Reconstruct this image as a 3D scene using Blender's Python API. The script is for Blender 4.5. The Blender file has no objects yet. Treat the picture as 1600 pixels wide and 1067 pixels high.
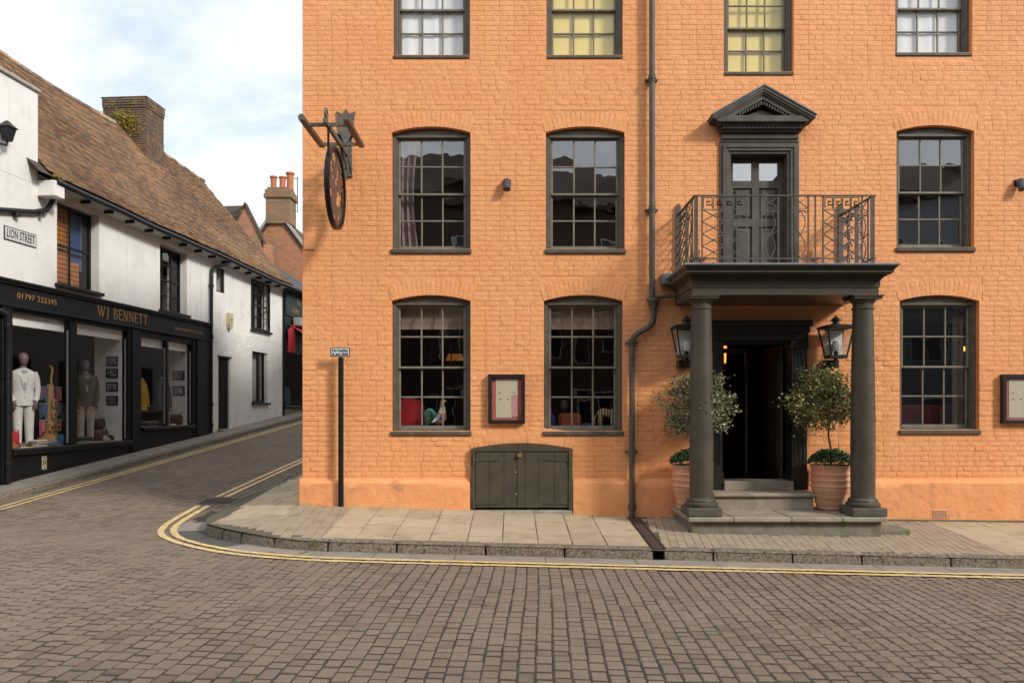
import bpy, bmesh, math, random
from mathutils import Vector, Matrix, noise
R = math.radians
random.seed(7)
sc = bpy.context.scene
col = sc.collection
# ------------------------------------------------------------------ camera, sky, sun, exposure
CAM = Vector((0.0, -12.0, 1.6))
F, VX, VY = 1260.0, 800.0, 632.0          # focal length and vanishing point measured on a 1600 px wide frame
cd = bpy.data.cameras.new('camera'); cam = bpy.data.objects.new('camera', cd); col.objects.link(cam)
cam.location = CAM; cam.rotation_euler = (R(90), 0, 0)
cd.sensor_width = 36; cd.lens = 36 * F / 1600; cd.shift_y = (VY - 533.5) / 1600
cd.clip_start = .1; cd.clip_end = 3000
sc.camera = cam
SUN = Vector((1.35, -1.0, 1.03)).normalized()      # direction towards the sun
w = bpy.data.worlds.new('World'); sc.world = w; w.use_nodes = True
nt = w.node_tree; nt.nodes.clear()
def wn(t, **k):
    n = nt.nodes.new(t)
    for a, b in k.items(): setattr(n, a, b)
    return n
out = wn('ShaderNodeOutputWorld'); bg = wn('ShaderNodeBackground'); bg.inputs[1].default_value = .15
sky = wn('ShaderNodeTexSky', sky_type='NISHITA', sun_disc=False)
sky.sun_elevation = math.asin(SUN.z); sky.sun_rotation = math.atan2(SUN.x, SUN.y)
sky.air_density = 1.0; sky.dust_density = 1.5
tc = wn('ShaderNodeTexCoord'); sep = wn('ShaderNodeSeparateXYZ'); nt.links.new(tc.outputs['Generated'], sep.inputs[0])
ad = wn('ShaderNodeMath', operation='ADD'); ad.inputs[1].default_value = .35; nt.links.new(sep.outputs[2], ad.inputs[0])
mx = wn('ShaderNodeMath', operation='MAXIMUM'); mx.inputs[1].default_value = .12; nt.links.new(ad.outputs[0], mx.inputs[0])
dx = wn('ShaderNodeMath', operation='DIVIDE'); nt.links.new(sep.outputs[0], dx.inputs[0]); nt.links.new(mx.outputs[0], dx.inputs[1])
dy = wn('ShaderNodeMath', operation='DIVIDE'); nt.links.new(sep.outputs[1], dy.inputs[0]); nt.links.new(mx.outputs[0], dy.inputs[1])
cb = wn('ShaderNodeCombineXYZ'); nt.links.new(dx.outputs[0], cb.inputs[0]); nt.links.new(dy.outputs[0], cb.inputs[1]); cb.inputs[2].default_value = 3.3
nz = wn('ShaderNodeTexNoise'); nz.inputs['Scale'].default_value = 2.3; nz.inputs['Detail'].default_value = 9; nz.inputs['Roughness'].default_value = .56; nz.inputs['Distortion'].default_value = .35
nt.links.new(cb.outputs[0], nz.inputs['Vector'])
rp = wn('ShaderNodeValToRGB'); rp.color_ramp.elements[0].position = .33; rp.color_ramp.elements[1].position = .57
nt.links.new(nz.outputs[0], rp.inputs[0])
pale = wn('ShaderNodeMix', data_type='RGBA'); pale.inputs[0].default_value = .78
nt.links.new(sky.outputs[0], pale.inputs[6]); pale.inputs[7].default_value = (3.0, 3.6, 4.45, 1)
mc = wn('ShaderNodeMix', data_type='RGBA'); nt.links.new(rp.outputs[0], mc.inputs[0]); nt.links.new(pale.outputs[2], mc.inputs[6])
mc.inputs[7].default_value = (5.6, 5.65, 5.7, 1)
nt.links.new(mc.outputs[2], bg.inputs[0]); nt.links.new(bg.outputs[0], out.inputs[0])
sl = bpy.data.lights.new('sun', 'SUN'); sl.energy = 1.9; sl.angle = R(10); sl.color = (1, .95, .87)
so = bpy.data.objects.new('sun', sl); col.objects.link(so); so.location = SUN * 60
so.rotation_euler = SUN.to_track_quat('Z', 'Y').to_euler()
sc.view_settings.view_transform = 'Standard'; sc.view_settings.look = 'None'
sc.view_settings.exposure = .64; sc.view_settings.gamma = 1; sc.view_settings.use_curve_mapping = False
sc.render.engine = 'CYCLES'
sc.cycles.use_denoising = True; sc.cycles.max_bounces = 6; sc.cycles.diffuse_bounces = 3
sc.cycles.transparent_max_bounces = 12; sc.cycles.caustics_reflective = False; sc.cycles.caustics_refractive = False

# ------------------------------------------------------------------ helpers
def fx(px, y=0.0): return (px - VX) / F * (12 + y)          # picture column -> x at depth y
def fz(py, y=0.0): return 1.6 + (VY - py) / F * (12 + y)    # picture row -> height at depth y
def proj(p):
    d = p[1] + 12
    return (VX + p[0] / d * F, VY - (p[2] - 1.6) / d * F) if d > .3 else (-9999, -9999)
def lerp(a, b, t): return a + (b - a) * t
def sst(a, b, x):
    t = max(0, min(1, (x - a) / (b - a))); return t * t * (3 - 2 * t)
rnd = random.uniform

class MB:
    def __init__(s, T=None, flip=False): s.v = []; s.f = []; s.r = []; s.T = T; s.flip = flip; s.cur = 0.0
    def add(s, vs, fs, r=None):
        b = len(s.v)
        s.v += [tuple(s.T(*p)) if s.T else tuple(p) for p in vs]
        for f in fs:
            f = [b + i for i in f]
            s.f.append(f[::-1] if s.flip else f); s.r.append(s.cur if r is None else r)
        return s
    def box(s, x0, x1, y0, y1, z0, z1, r=None):
        vs = [(x, y, z) for x in (x0, x1) for y in (y0, y1) for z in (z0, z1)]
        return s.add(vs, [(0,1,3,2),(4,6,7,5),(0,4,5,1),(2,3,7,6),(0,2,6,4),(1,5,7,3)], r)
    def bbox(s, x0, x1, y0, y1, z0, z1, b=.01, r=None):
        """box with every edge chamfered"""
        c = ((x0+x1)/2, (y0+y1)/2, (z0+z1)/2); h = ((x1-x0)/2, (y1-y0)/2, (z1-z0)/2)
        b = min(b, min(h) * .9); vs = []; idx = {}
        for sx in (-1,1):
            for sy in (-1,1):
                for sz in (-1,1):
                    for a in range(3):
                        p = [c[i] + (sx,sy,sz)[i] * (h[i] - (0 if i == a else b)) for i in range(3)]
                        idx[(sx,sy,sz,a)] = len(vs); vs.append(p)
        fs = []
        I = lambda sx,sy,sz,a: idx[(sx,sy,sz,a)]
        q = [(-1,-1),(1,-1),(1,1),(-1,1)]
        for sg in (-1,1):
            f = [I(sg,p,t,0) for p,t in q]; fs.append(f if sg > 0 else f[::-1])
            f = [I(p,sg,t,1) for p,t in q]; fs.append(f[::-1] if sg > 0 else f)
            f = [I(p,t,sg,2) for p,t in q]; fs.append(f if sg > 0 else f[::-1])
        for u in (-1,1):
            for v in (-1,1):
                for (a, e) in ((0,1),(0,2),(1,2)):
                    k = 3 - a - e
                    def S(t, val_a, val_e):
                        z = [0,0,0]; z[a] = val_a; z[e] = val_e; z[k] = t; return z
                    p = S(-1,u,v); n = S(1,u,v)
                    f = [I(*p,a), I(*n,a), I(*n,e), I(*p,e)]
                    fs.append(f)
        for sx in (-1,1):
            for sy in (-1,1):
                for sz in (-1,1): fs.append([I(sx,sy,sz,0), I(sx,sy,sz,1), I(sx,sy,sz,2)])
        return s.add(vs, fs, r)
    def prism(s, poly, a, b, axis='y', r=None):
        """polygon (two coordinates) swept from a to b along an axis"""
        n = len(poly); m = {'y': lambda p, t: (p[0], t, p[1]), 'x': lambda p, t: (t, p[0], p[1]), 'z': lambda p, t: (p[0], p[1], t)}[axis]
        vs = [m(p, a) for p in poly] + [m(p, b) for p in poly]
        return s.add(vs, [list(range(n))[::-1], list(range(n, 2*n))] + [(i, (i+1) % n, n + (i+1) % n, n + i) for i in range(n)], r)
    def tube(s, path, rad, seg=8, cap=True, r=None, sq=None):
        P = [Vector(p) for p in path]; n = len(P)
        rs = rad if isinstance(rad, (list, tuple)) else [rad] * n
        vs = []; up = None
        for i, p in enumerate(P):
            t = (P[min(i+1, n-1)] - P[max(i-1, 0)]).normalized()
            if up is None: up = Vector((0,0,1)) if abs(t.z) < .9 else Vector((1,0,0))
            a = t.cross(up)
            if a.length < 1e-4: a = t.cross(Vector((0,1,0)))
            a.normalize(); b = a.cross(t).normalized(); up = b
            for k in range(seg):
                an = 2 * math.pi * (k + .5) / seg
                e = sq if sq else (1, 1)
                vs.append(p + (a * math.cos(an) * e[0] + b * math.sin(an) * e[1]) * rs[i])
        fs = [(i*seg + k, i*seg + (k+1) % seg, (i+1)*seg + (k+1) % seg, (i+1)*seg + k) for i in range(n-1) for k in range(seg)]
        if cap: fs += [list(range(seg))[::-1], list(range((n-1)*seg, n*seg))]
        return s.add(vs, fs, r)
    def bar(s, p, q, a=.01, r=None): return s.tube([p, q], a * .7071 * 2 ** .5, 4, True, r)
    def lathe(s, prof, c, seg=24, r=None, cap=True):
        n = len(prof)
        vs = [(c[0] + rr * math.cos(2*math.pi*k/seg), c[1] + rr * math.sin(2*math.pi*k/seg), c[2] + z) for rr, z in prof for k in range(seg)]
        fs = [(i*seg + k, i*seg + (k+1) % seg, (i+1)*seg + (k+1) % seg, (i+1)*seg + k) for i in range(n-1) for k in range(seg)]
        if cap: fs += [list(range(seg))[::-1], list(range((n-1)*seg, n*seg))]
        return s.add(vs, fs, r)
    def loft(s, rings, seg=16, r=None, cap=True):
        """rings: (centre, rx, ry, yaw) horizontal ellipses"""
        vs = []
        for c, rx, ry, yaw in rings:
            ca, sa = math.cos(yaw), math.sin(yaw)
            for k in range(seg):
                an = 2*math.pi*k/seg; x = rx*math.cos(an); y = ry*math.sin(an)
                vs.append((c[0] + x*ca - y*sa, c[1] + x*sa + y*ca, c[2]))
        n = len(rings)
        fs = [(i*seg + k, i*seg + (k+1) % seg, (i+1)*seg + (k+1) % seg, (i+1)*seg + k) for i in range(n-1) for k in range(seg)]
        if cap: fs += [list(range(seg))[::-1], list(range((n-1)*seg, n*seg))]
        return s.add(vs, fs, r)
    def ball(s, c, rx, ry, rz, seg=14, rings=9, r=None):
        return s.loft([((c[0], c[1], c[2] + rz*math.sin(t)), max(.001, rx*math.cos(t)), max(.001, ry*math.cos(t)), 0)
                       for t in [(-.5 + i/(rings-1)) * math.pi for i in range(rings)]], seg, r)
    def build(s, name, mat, parent=None, smooth=False, kind=None):
        me = bpy.data.meshes.new(name); me.from_pydata(s.v, [], s.f); me.update()
        at = me.attributes.new('rnd', 'FLOAT', 'FACE'); at.data.foreach_set('value', s.r)
        if smooth:
            me.polygons.foreach_set('use_smooth', [True] * len(me.polygons))
            try: me.set_sharp_from_angle(angle=R(42))
            except Exception: pass
        if mat: me.materials.append(mat)
        o = bpy.data.objects.new(name, me); col.objects.link(o)
        put(o, parent)
        if kind: o['kind'] = kind
        return o

def put(o, parent):
    if parent is None: return
    o.parent = parent
    if parent.type == 'EMPTY':       # meshes are modelled in world coordinates
        o.matrix_parent_inverse = Matrix.LocRotScale(parent.location, parent.rotation_euler, None).inverted()
def tag(o, label, cat, group=None):
    o['label'] = label; o['category'] = cat
    if group: o['group'] = group
    return o
def thing(name, label, cat, loc, group=None):
    o = bpy.data.objects.new(name, None); col.objects.link(o); o.location = loc; o.empty_display_size = .2
    return tag(o, label, cat, group)
def structure(o): o['kind'] = 'structure'; return o
def pieces(items, name, mat, parent, limit=300, rest=None, T=None, smooth=False):
    """items: (verts, faces, rnd) in world space. The ones that show largest become objects of their own, the rest one joined part."""
    def size(it):
        c = [sum(v[i] for v in it[0]) / len(it[0]) for i in range(3)]
        q = proj(c)
        d = math.dist(c, CAM)
        return d + (0 if -5 < q[0] < 1605 and -5 < q[1] < 1072 else 1000)
    items = sorted(items, key=size)
    for vs, fs, r in items[:limit]:
        m = MB(); m.add(vs, fs, r); m.build(name, mat, parent, smooth)
    if len(items) > limit:
        m = MB()
        for vs, fs, r in items[limit:]: m.add(vs, fs, r)
        m.build(rest or name + '_field', mat, parent, smooth, kind='stuff')

# ------------------------------------------------------------------ materials
def M(name, base, rough=.7, base2=None, nscale=4, detail=5, lo=.35, hi=.68, bump=0, bscale=40, metal=0, ramp=None, rmix=1.0,
      stain=None, stain2=None, spec=.5, grain=0, gscale=300, bump2=None, emit=None, stretch=None, coat=0, streak=None):
    m = bpy.data.materials.new(name); m.use_nodes = True
    t = m.node_tree; N = t.nodes; L = t.links
    b = N['Principled BSDF']; b.inputs['Roughness'].default_value = rough; b.inputs['Metallic'].default_value = metal
    b.inputs['Specular IOR Level'].default_value = spec
    if coat: b.inputs['Coat Weight'].default_value = coat; b.inputs['Coat Roughness'].default_value = .15
    geo = N.new('ShaderNodeNewGeometry'); pos = geo.outputs['Position']
    if stretch:
        mp = N.new('ShaderNodeMapping'); mp.inputs['Scale'].default_value = stretch; L.new(pos, mp.inputs[0]); pos = mp.outputs[0]
    def noi(scale, det=5, ro=.55):
        n = N.new('ShaderNodeTexNoise'); n.inputs['Scale'].default_value = scale; n.inputs['Detail'].default_value = det; n.inputs['Roughness'].default_value = ro
        L.new(pos, n.inputs['Vector']); return n.outputs[0]
    def mr(v, a, c, d=0., e=1.):
        n = N.new('ShaderNodeMapRange'); n.interpolation_type = 'SMOOTHSTEP'; L.new(v, n.inputs[0])
        for i, x in enumerate((a, c, d, e)): n.inputs[i+1].default_value = x
        return n.outputs[0]
    def mix(f, A, B, mode='MIX'):
        n = N.new('ShaderNodeMix'); n.data_type = 'RGBA'; n.blend_type = mode
        if isinstance(f, float): n.inputs[0].default_value = f
        else: L.new(f, n.inputs[0])
        for i, q in ((6, A), (7, B)):
            if isinstance(q, tuple): n.inputs[i].default_value = (*q[:3], 1)
            else: L.new(q, n.inputs[i])
        return n.outputs[2]
    c = tuple(base)
    if ramp:
        at = N.new('ShaderNodeAttribute'); at.attribute_name = 'rnd'
        rr = N.new('ShaderNodeValToRGB'); els = rr.color_ramp.elements; k = len(ramp)
        while len(els) < k: els.new(.5)
        for i, q in enumerate(ramp): els[i].position = i / (k - 1); els[i].color = (*q, 1)
        L.new(at.outputs['Fac'], rr.inputs[0]); c = mix(float(rmix), c, rr.outputs[0])
    if base2: c = mix(mr(noi(nscale, detail), lo, hi), c, tuple(base2))
    for st in (stain, stain2):
        if st: c = mix(mr(noi(st[1], 6, .65), st[2], st[3], 0., st[4] if len(st) > 4 else 1.), c, tuple(st[0]))
    if streak:                                   # rain runs: noise drawn out vertically
        sp_ = N.new('ShaderNodeMapping'); sp_.inputs['Scale'].default_value = (7, 7, .35); L.new(geo.outputs['Position'], sp_.inputs[0])
        sn = N.new('ShaderNodeTexNoise'); sn.inputs['Scale'].default_value = 1; sn.inputs['Detail'].default_value = 5; sn.inputs['Roughness'].default_value = .6; L.new(sp_.outputs[0], sn.inputs['Vector'])
        c = mix(mr(sn.outputs[0], .54, .76, 0., streak[1]), c, tuple(streak[0]))
    if grain:
        g = mr(noi(gscale, 2), .3, .7, 1 - grain, 1 + grain)
        cc = N.new('ShaderNodeVectorMath'); cc.operation = 'SCALE'; L.new(g, cc.inputs['Scale'])
        if isinstance(c, tuple): cc.inputs[0].default_value = c[:3]
        else: L.new(c, cc.inputs[0])
        c = cc.outputs[0]
    if isinstance(c, tuple): b.inputs['Base Color'].default_value = (*c[:3], 1)
    else: L.new(c, b.inputs['Base Color'])
    prev = None
    for bb in ((bump, bscale), bump2):
        if bb and bb[0]:
            n = N.new('ShaderNodeBump'); n.inputs['Strength'].default_value = 1; n.inputs['Distance'].default_value = bb[0]
            L.new(noi(bb[1], 4), n.inputs['Height'])
            if prev: L.new(prev, n.inputs['Normal'])
            prev = n.outputs[0]
    if prev: L.new(prev, b.inputs['Normal'])
    if emit:
        b.inputs['Emission Color'].default_value = (*emit[0], 1); b.inputs['Emission Strength'].default_value = emit[1]
    return m
def glass(name, refl=.12, tint=(1,1,1), wav=.0006):
    m = bpy.data.materials.new(name); m.use_nodes = True; t = m.node_tree; N = t.nodes; L = t.links
    N.remove(N['Principled BSDF']); o = N['Material Output']
    tr = N.new('ShaderNodeBsdfTransparent'); tr.inputs[0].default_value = (*tint, 1)
    gl = N.new('ShaderNodeBsdfGlossy'); gl.inputs['Roughness'].default_value = .0
    ge = N.new('ShaderNodeNewGeometry'); dt = N.new('ShaderNodeVectorMath'); dt.operation = 'DOT_PRODUCT'; L.new(ge.outputs['Incoming'], dt.inputs[0]); L.new(ge.outputs['Normal'], dt.inputs[1])
    def mth(op, a, b=None):
        q = N.new('ShaderNodeMath'); q.operation = op; q.use_clamp = op != 'ABSOLUTE'
        for i, v in enumerate((a, b)):
            if v is None: continue
            if isinstance(v, (int, float)): q.inputs[i].default_value = v
            else: L.new(v, q.inputs[i])
        return q.outputs[0]
    sch = mth('POWER', mth('SUBTRACT', 1.0, mth('ABSOLUTE', dt.outputs['Value'])), 5.0)      # Schlick
    ad = N.new('ShaderNodeMath'); ad.operation = 'MULTIPLY_ADD'; ad.use_clamp = True; L.new(sch, ad.inputs[0]); ad.inputs[1].default_value = 1 - refl; ad.inputs[2].default_value = refl
    mi = N.new('ShaderNodeMixShader'); L.new(ad.outputs[0], mi.inputs[0]); L.new(tr.outputs[0], mi.inputs[1]); L.new(gl.outputs[0], mi.inputs[2]); L.new(mi.outputs[0], o.inputs[0])
    if wav:
        g = N.new('ShaderNodeNewGeometry'); n = N.new('ShaderNodeTexNoise'); n.inputs['Scale'].default_value = 5; n.inputs['Detail'].default_value = 1; L.new(g.outputs['Position'], n.inputs['Vector'])
        bu = N.new('ShaderNodeBump'); bu.inputs['Distance'].default_value = wav; bu.inputs['Strength'].default_value = 1; L.new(n.outputs[0], bu.inputs['Height']); L.new(bu.outputs[0], gl.inputs['Normal'])
    return m
ORANGE = (.85, .362, .146)
m_orange = M('orange_paint', ORANGE, .62, (.87, .395, .168), 1.1, 4, bump=.016, bscale=9, bump2=(.005, 42), stain=((.75, .29, .115), .75, .50, .72, .5), stain2=((.58, .225, .10), 4, .60, .80, .5), streak=((.60, .245, .115), .42), spec=.3)
m_plinth = M('orange_plinth_paint', (.80, .335, .135), .65, (.85, .38, .16), 1.5, 4, bump=.016, bscale=9, bump2=(.004, 60), stain=((.42, .19, .11), 3.2, .56, .74, .65), stain2=((.62, .45, .34), 13, .68, .75, .6), streak=((.52, .22, .11), .45), spec=.3)
m_dark = M('dark_paint', (.068, .057, .040), .40, (.088, .073, .052), 4, bump=.0015, bscale=45, stain=((.13, .112, .085), 9, .66, .78, .5), spec=.28)
m_darkold = M('weathered_dark_paint', (.088, .076, .058), .5, (.125, .112, .092), 5, lo=.4, hi=.75, bump=.002, bscale=50, spec=.28)
m_sash = M('sash_paint', (.105, .092, .068), .42, (.14, .122, .092), 9, bump=.0008, bscale=80, spec=.35)
m_bar = M('lit_glazing_bar_paint', (.19, .168, .125), .42, (.24, .212, .162), 9, bump=.0008, bscale=80, spec=.35)  # lighter copy of the sash paint with the bars' highlights put into its colour
m_lead = M('lead_sheet', (.13, .14, .16), .5, (.20, .21, .23), 7, bump=.003, bscale=18, spec=.5)
m_iron = M('wrought_iron', (.075, .066, .052), .55, (.10, .09, .07), 20, bump=.001, bscale=90)
m_black = M('black_paint', (.009, .009, .010), .42, (.015, .015, .016), 5, bump=.0006, bscale=60, spec=.28)
m_blackpost = M('chipped_black_paint', (.007, .007, .008), .45, spec=.25, stain=((.45, .44, .42), 26, .68, .72, .8))
m_white = M('white_render', (.78, .76, .72), .85, (.83, .81, .77), 2.0, bump=.007, bscale=16, stain=((.58, .52, .44), 1.3, .52, .78, .55), stain2=((.40, .36, .31), 6, .69, .80, .5), streak=((.50, .46, .40), .45), spec=.2)
m_whitebrick = M('white_brick_paint', (.76, .74, .70), .8, (.82, .80, .76), 3, bump=.003, bscale=40, stain=((.46, .40, .33), 2.4, .60, .78, .5), spec=.2)
m_glass = glass('old_window_glass', .09)
m_glass_up = glass('upper_window_glass', .28, wav=.0009)
m_shopglass = glass('shop_glass', .035, wav=0)
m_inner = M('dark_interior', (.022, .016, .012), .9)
m_stone = M('york_stone', (.37, .285, .175), .85, (.45, .355, .23), 3, bump=.004, bscale=30, stain=((.20, .16, .10), 3.4, .52, .72, .6), stain2=((.16, .14, .075), 1.2, .56, .72, .5), grain=.14, gscale=160, ramp=[(.33,.255,.155),(.45,.355,.225),(.55,.46,.33)], rmix=.75)
m_porchstone = M('porch_stone', (.27, .225, .165), .8, (.36, .305, .23), 5, bump=.004, bscale=25, stain=((.12, .105, .08), 4, .55, .72, .7))
m_moss = M('mossy_stone', (.17, .15, .115), .9, (.24, .21, .165), 6, bump=.006, bscale=30, stain=((.11, .12, .035), 5, .48, .68, .6))
m_kerb = M('granite_kerb', (.125, .095, .065), .9, (.28, .225, .16), 34, 6, bump=.012, bscale=60, stain=((.06, .047, .035), 22, .52, .62, .85), stain2=((.13, .14, .05), 3.5, .60, .75, .5), grain=.3, gscale=150, ramp=[(.14,.112,.08),(.22,.18,.13)], rmix=.4)
m_sett = M('brown_setts', (.185, .136, .098), .82, (.205, .152, .110), 2.3, bump=.003, bscale=120, ramp=[(.105,.076,.053),(.172,.124,.087),(.245,.182,.131),(.158,.125,.10)], rmix=.6, grain=.30, gscale=170, stain=((.245, .19, .14), .6, .46, .70, .55), stain2=((.50, .48, .44), 9, .745, .77, .6), spec=.35)
m_joint = M('sandy_mossy_joints', (.038, .030, .021), .95, (.058, .046, .030), 9, stain=((.10, .12, .035), 1.6, .55, .70, .8), bump=.006, bscale=60)
m_gutter = M('channel_stone', (.24, .205, .165), .88, (.29, .25, .20), 4, bump=.004, bscale=45, grain=.14, gscale=200, stain=((.15, .125, .10), 3, .55, .72, .6))
m_asphalt = M('asphalt_patch', (.075, .068, .06), .92, (.10, .09, .08), 8, bump=.008, bscale=90, grain=.25, gscale=240)
m_yellow = M('yellow_road_paint', (.76, .55, .25), .75, (.64, .45, .20), 10, stain=((.22, .175, .13), 20, .54, .62, .85), stain2=((.36, .28, .17), 4, .50, .75, .5), bump=.002, bscale=90)
m_paver = M('small_pavers', (.29, .225, .15), .9, (.35, .275, .19), 5, bump=.003, bscale=90, ramp=[(.25,.19,.125),(.32,.25,.17),(.37,.30,.21)], rmix=.7, grain=.15, gscale=200, stain=((.16, .15, .075), 1.6, .58, .74, .6))
m_sand = M('pavement_bed', (.095, .078, .05), .95, (.13, .105, .07), 9, stain=((.13, .14, .05), 1.6, .55, .70, .7), bump=.006, bscale=60)
m_rust = M('rusty_iron', (.075, .04, .028), .8, (.05, .03, .025), 20, bump=.003, bscale=70)
m_tile = M('peg_tiles', (.22, .12, .07), .9, None, 1.2, bump=.004, bscale=60, ramp=[(.06,.042,.03),(.15,.09,.052),(.26,.145,.076),(.40,.22,.11),(.40,.31,.17)], rmix=.92, stain=((.095, .07, .045), 2.2, .50, .66, .6), stain2=((.33, .265, .10), 4, .56, .70, .65))
m_oldbrick = M('old_brick', (.18, .105, .07), .9, (.13, .09, .065), 2, bump=.005, bscale=50, ramp=[(.11,.08,.06),(.19,.10,.062),(.25,.13,.075),(.17,.125,.085)], rmix=.8, stain=((.22, .19, .08), 3.0, .50, .66, .7), stain2=((.46, .40, .34), 6, .62, .72, .6))
m_gold = M('gold_lettering', (.36, .195, .06), .45)
m_terra = M('terracotta', (.64, .32, .185), .8, (.70, .38, .24), 6, bump=.002, bscale=60, stain=((.66, .46, .34), 5, .6, .78, .5))
m_soil = M('soil', (.03, .022, .015), .95)
m_wood = M('pale_wood', (.42, .24, .085), .5, (.50, .30, .12), 8)
m_brown = M('brown_leather', (.08, .035, .02), .5, (.11, .05, .03), 12)
def flat(name, c, r=.75, **k): return M(name, c, r, tuple(x * .8 for x in c), 12, bump=.0015, bscale=60, **k)
# ------------------------------------------------------------------ levels of the ground
def z_road(x, y):
    zh = -.24 - .024 * x; zl = -.246 + .075 * max(y, -3)
    return lerp(zh, zl, sst(-2.2, 1.6, y) * sst(-2.5, -3.6, x) if y < 0 else sst(-2.2, 1.6, y))
def z_wall(x):                                    # foot of the orange wall
    P = [(-3.2, .145), (1.8, -.05), (7.6, -.125), (14, -.22)]
    if x <= P[0][0]: return P[0][1]
    for (a, b), (c, d) in zip(P, P[1:]):
        if x <= c: return lerp(b, d, (x - a) / (c - a))
    return P[-1][1]
KY = -2.24
KERB = [(16, KY), (-2.0, KY), (-2.8, -2.14), (-3.45, -1.78), (-4.02, -1.2), (-4.4, -.5), (-4.58, .25), (-4.62, 1.0), (-4.3, 4.6), (-3.2, 18.5)]
def z_pave(x, y):                                 # pavement round the orange building
    xx = max(x, -3.12)
    zk = z_road(x, min(y, 30)) + .13
    rise = z_wall(xx) - (z_road(xx, -.02) + .13)
    s = max(0, min(1, (y - KY) / -KY)) if y < 0 else 1
    f = max(0, min(1, (x + 4.55) / 1.4)) if x < -3.12 else 1
    return zk + rise * s * f * (1 - .8 * sst(0, 5, y))
def z_lpave(y): return -.146 + .075 * y          # pavement along the shop
# frame of the white building: u along the street, n out of its wall
U0 = Vector((-9.65, 3.2, 0)); UD = Vector((.07915, .99686, 0)); ND = Vector((.99686, -.07915, 0))
def TW(u, n, z): p = U0 + UD * u + ND * n; return (p.x, p.y, z)
def WD(px, n=0.0): return (10.857 - n * 1.003) / ((VX - px) / F + .0794)
def WU(px, n=0.0): return (WD(px, n) - 15.2 + .079 * n) / .99686
def WZ(px, py, n=0.0): return 1.6 + (VY - py) / F * WD(px, n)

def sgroup(name):
    o = bpy.data.objects.new(name, None); col.objects.link(o); o.empty_display_size = .2; return structure(o)
# base sheet reaching the horizon
m = MB()
gx = [-900, -60, -24] + [-16 + i * .8 for i in range(46)] + [30, 60, 900]; gy = [-900, -60, -20] + [-14 + i * .8 for i in range(52)] + [40, 70, 900]
vs = [(x, y, z_road(max(-14, min(16, x)), max(-13, min(30, y))) - .03) for x in gx for y in gy]
ny = len(gy)
m.add(vs, [(i*ny + j, (i+1)*ny + j, (i+1)*ny + j + 1, i*ny + j + 1) for i in range(len(gx)-1) for j in range(ny-1)])
structure(m.build('ground', m_joint, smooth=True))
# joint bed of the roadway
m = MB()
gx = [-13 + i * .5 for i in range(50)]; gy = [-12.5 + i * .5 for i in range(70)]; ny = len(gy)
m.add([(x, y, z_road(x, y) - .0075) for x in gx for y in gy], [(i*ny + j, (i+1)*ny + j, (i+1)*ny + j + 1, i*ny + j + 1) for i in range(len(gx)-1) for j in range(ny-1)])
road = structure(m.build('road', m_joint, smooth=True))

def seg_dist(p, path):
    best = (9e9, 0)
    for (a, b), (c, d) in zip(path, path[1:]):
        vx, vy = c - a, d - b; L = vx*vx + vy*vy
        t = max(0, min(1, ((p[0]-a)*vx + (p[1]-b)*vy) / L))
        q = math.hypot(p[0]-a-t*vx, p[1]-b-t*vy)
        if q < best[0]: best = (q, (vx*(p[1]-b) - vy*(p[0]-a)))
    return best       # distance and side (negative: towards the building)
def resample(path, step, smooth=2):
    P = [Vector((p[0], p[1])) for p in path]
    for _ in range(smooth):
        Q = [P[0]]
        for a, b in zip(P, P[1:]): Q += [a.lerp(b, .25), a.lerp(b, .75)]
        P = Q + [P[-1]]
    out = [P[0]]; need = step
    for a, b in zip(P, P[1:]):
        L = (b - a).length; t = need
        while t <= L: out.append(a.lerp(b, t / L)); t += step
        need = t - L
    return out
KS = resample(KERB, .12, 3)
KSt = [(p.x, p.y) for p in KS]
LK = .82                                          # kerb line of the shop side, distance from its wall
def sett_piece(cx, cy, w, l, ang, zf, bev=.012, dep=.018, jig=.004):
    ca, sa = math.cos(ang), math.sin(ang); dz = rnd(-jig, jig); tx, ty = rnd(-.012, .012), rnd(-.012, .012)
    def ring(a, b, z):
        o = []
        for sx, sy in ((-1,-1),(1,-1),(1,1),(-1,1)):
            x, y = sx * a, sy * b; X = cx + x*ca - y*sa + rnd(-.002, .002); Y = cy + x*sa + y*ca + rnd(-.002, .002)
            o.append((X, Y, zf(X, Y) + z + dz + x*tx + y*ty))
        return o
    a, b = w/2, l/2
    vs = ring(a, b, -dep - .006) + ring(a - bev*.25, b - bev*.4, -dep*.4) + ring(a - bev, b - bev*1.7, 0)
    fs = [(8,9,10,11)] + [(i, (i+1) % 4, 4 + (i+1) % 4, 4 + i) for i in range(4)] + [(4+i, 4 + (i+1) % 4, 8 + (i+1) % 4, 8+i) for i in range(4)]
    return (vs, fs, random.random())
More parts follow.
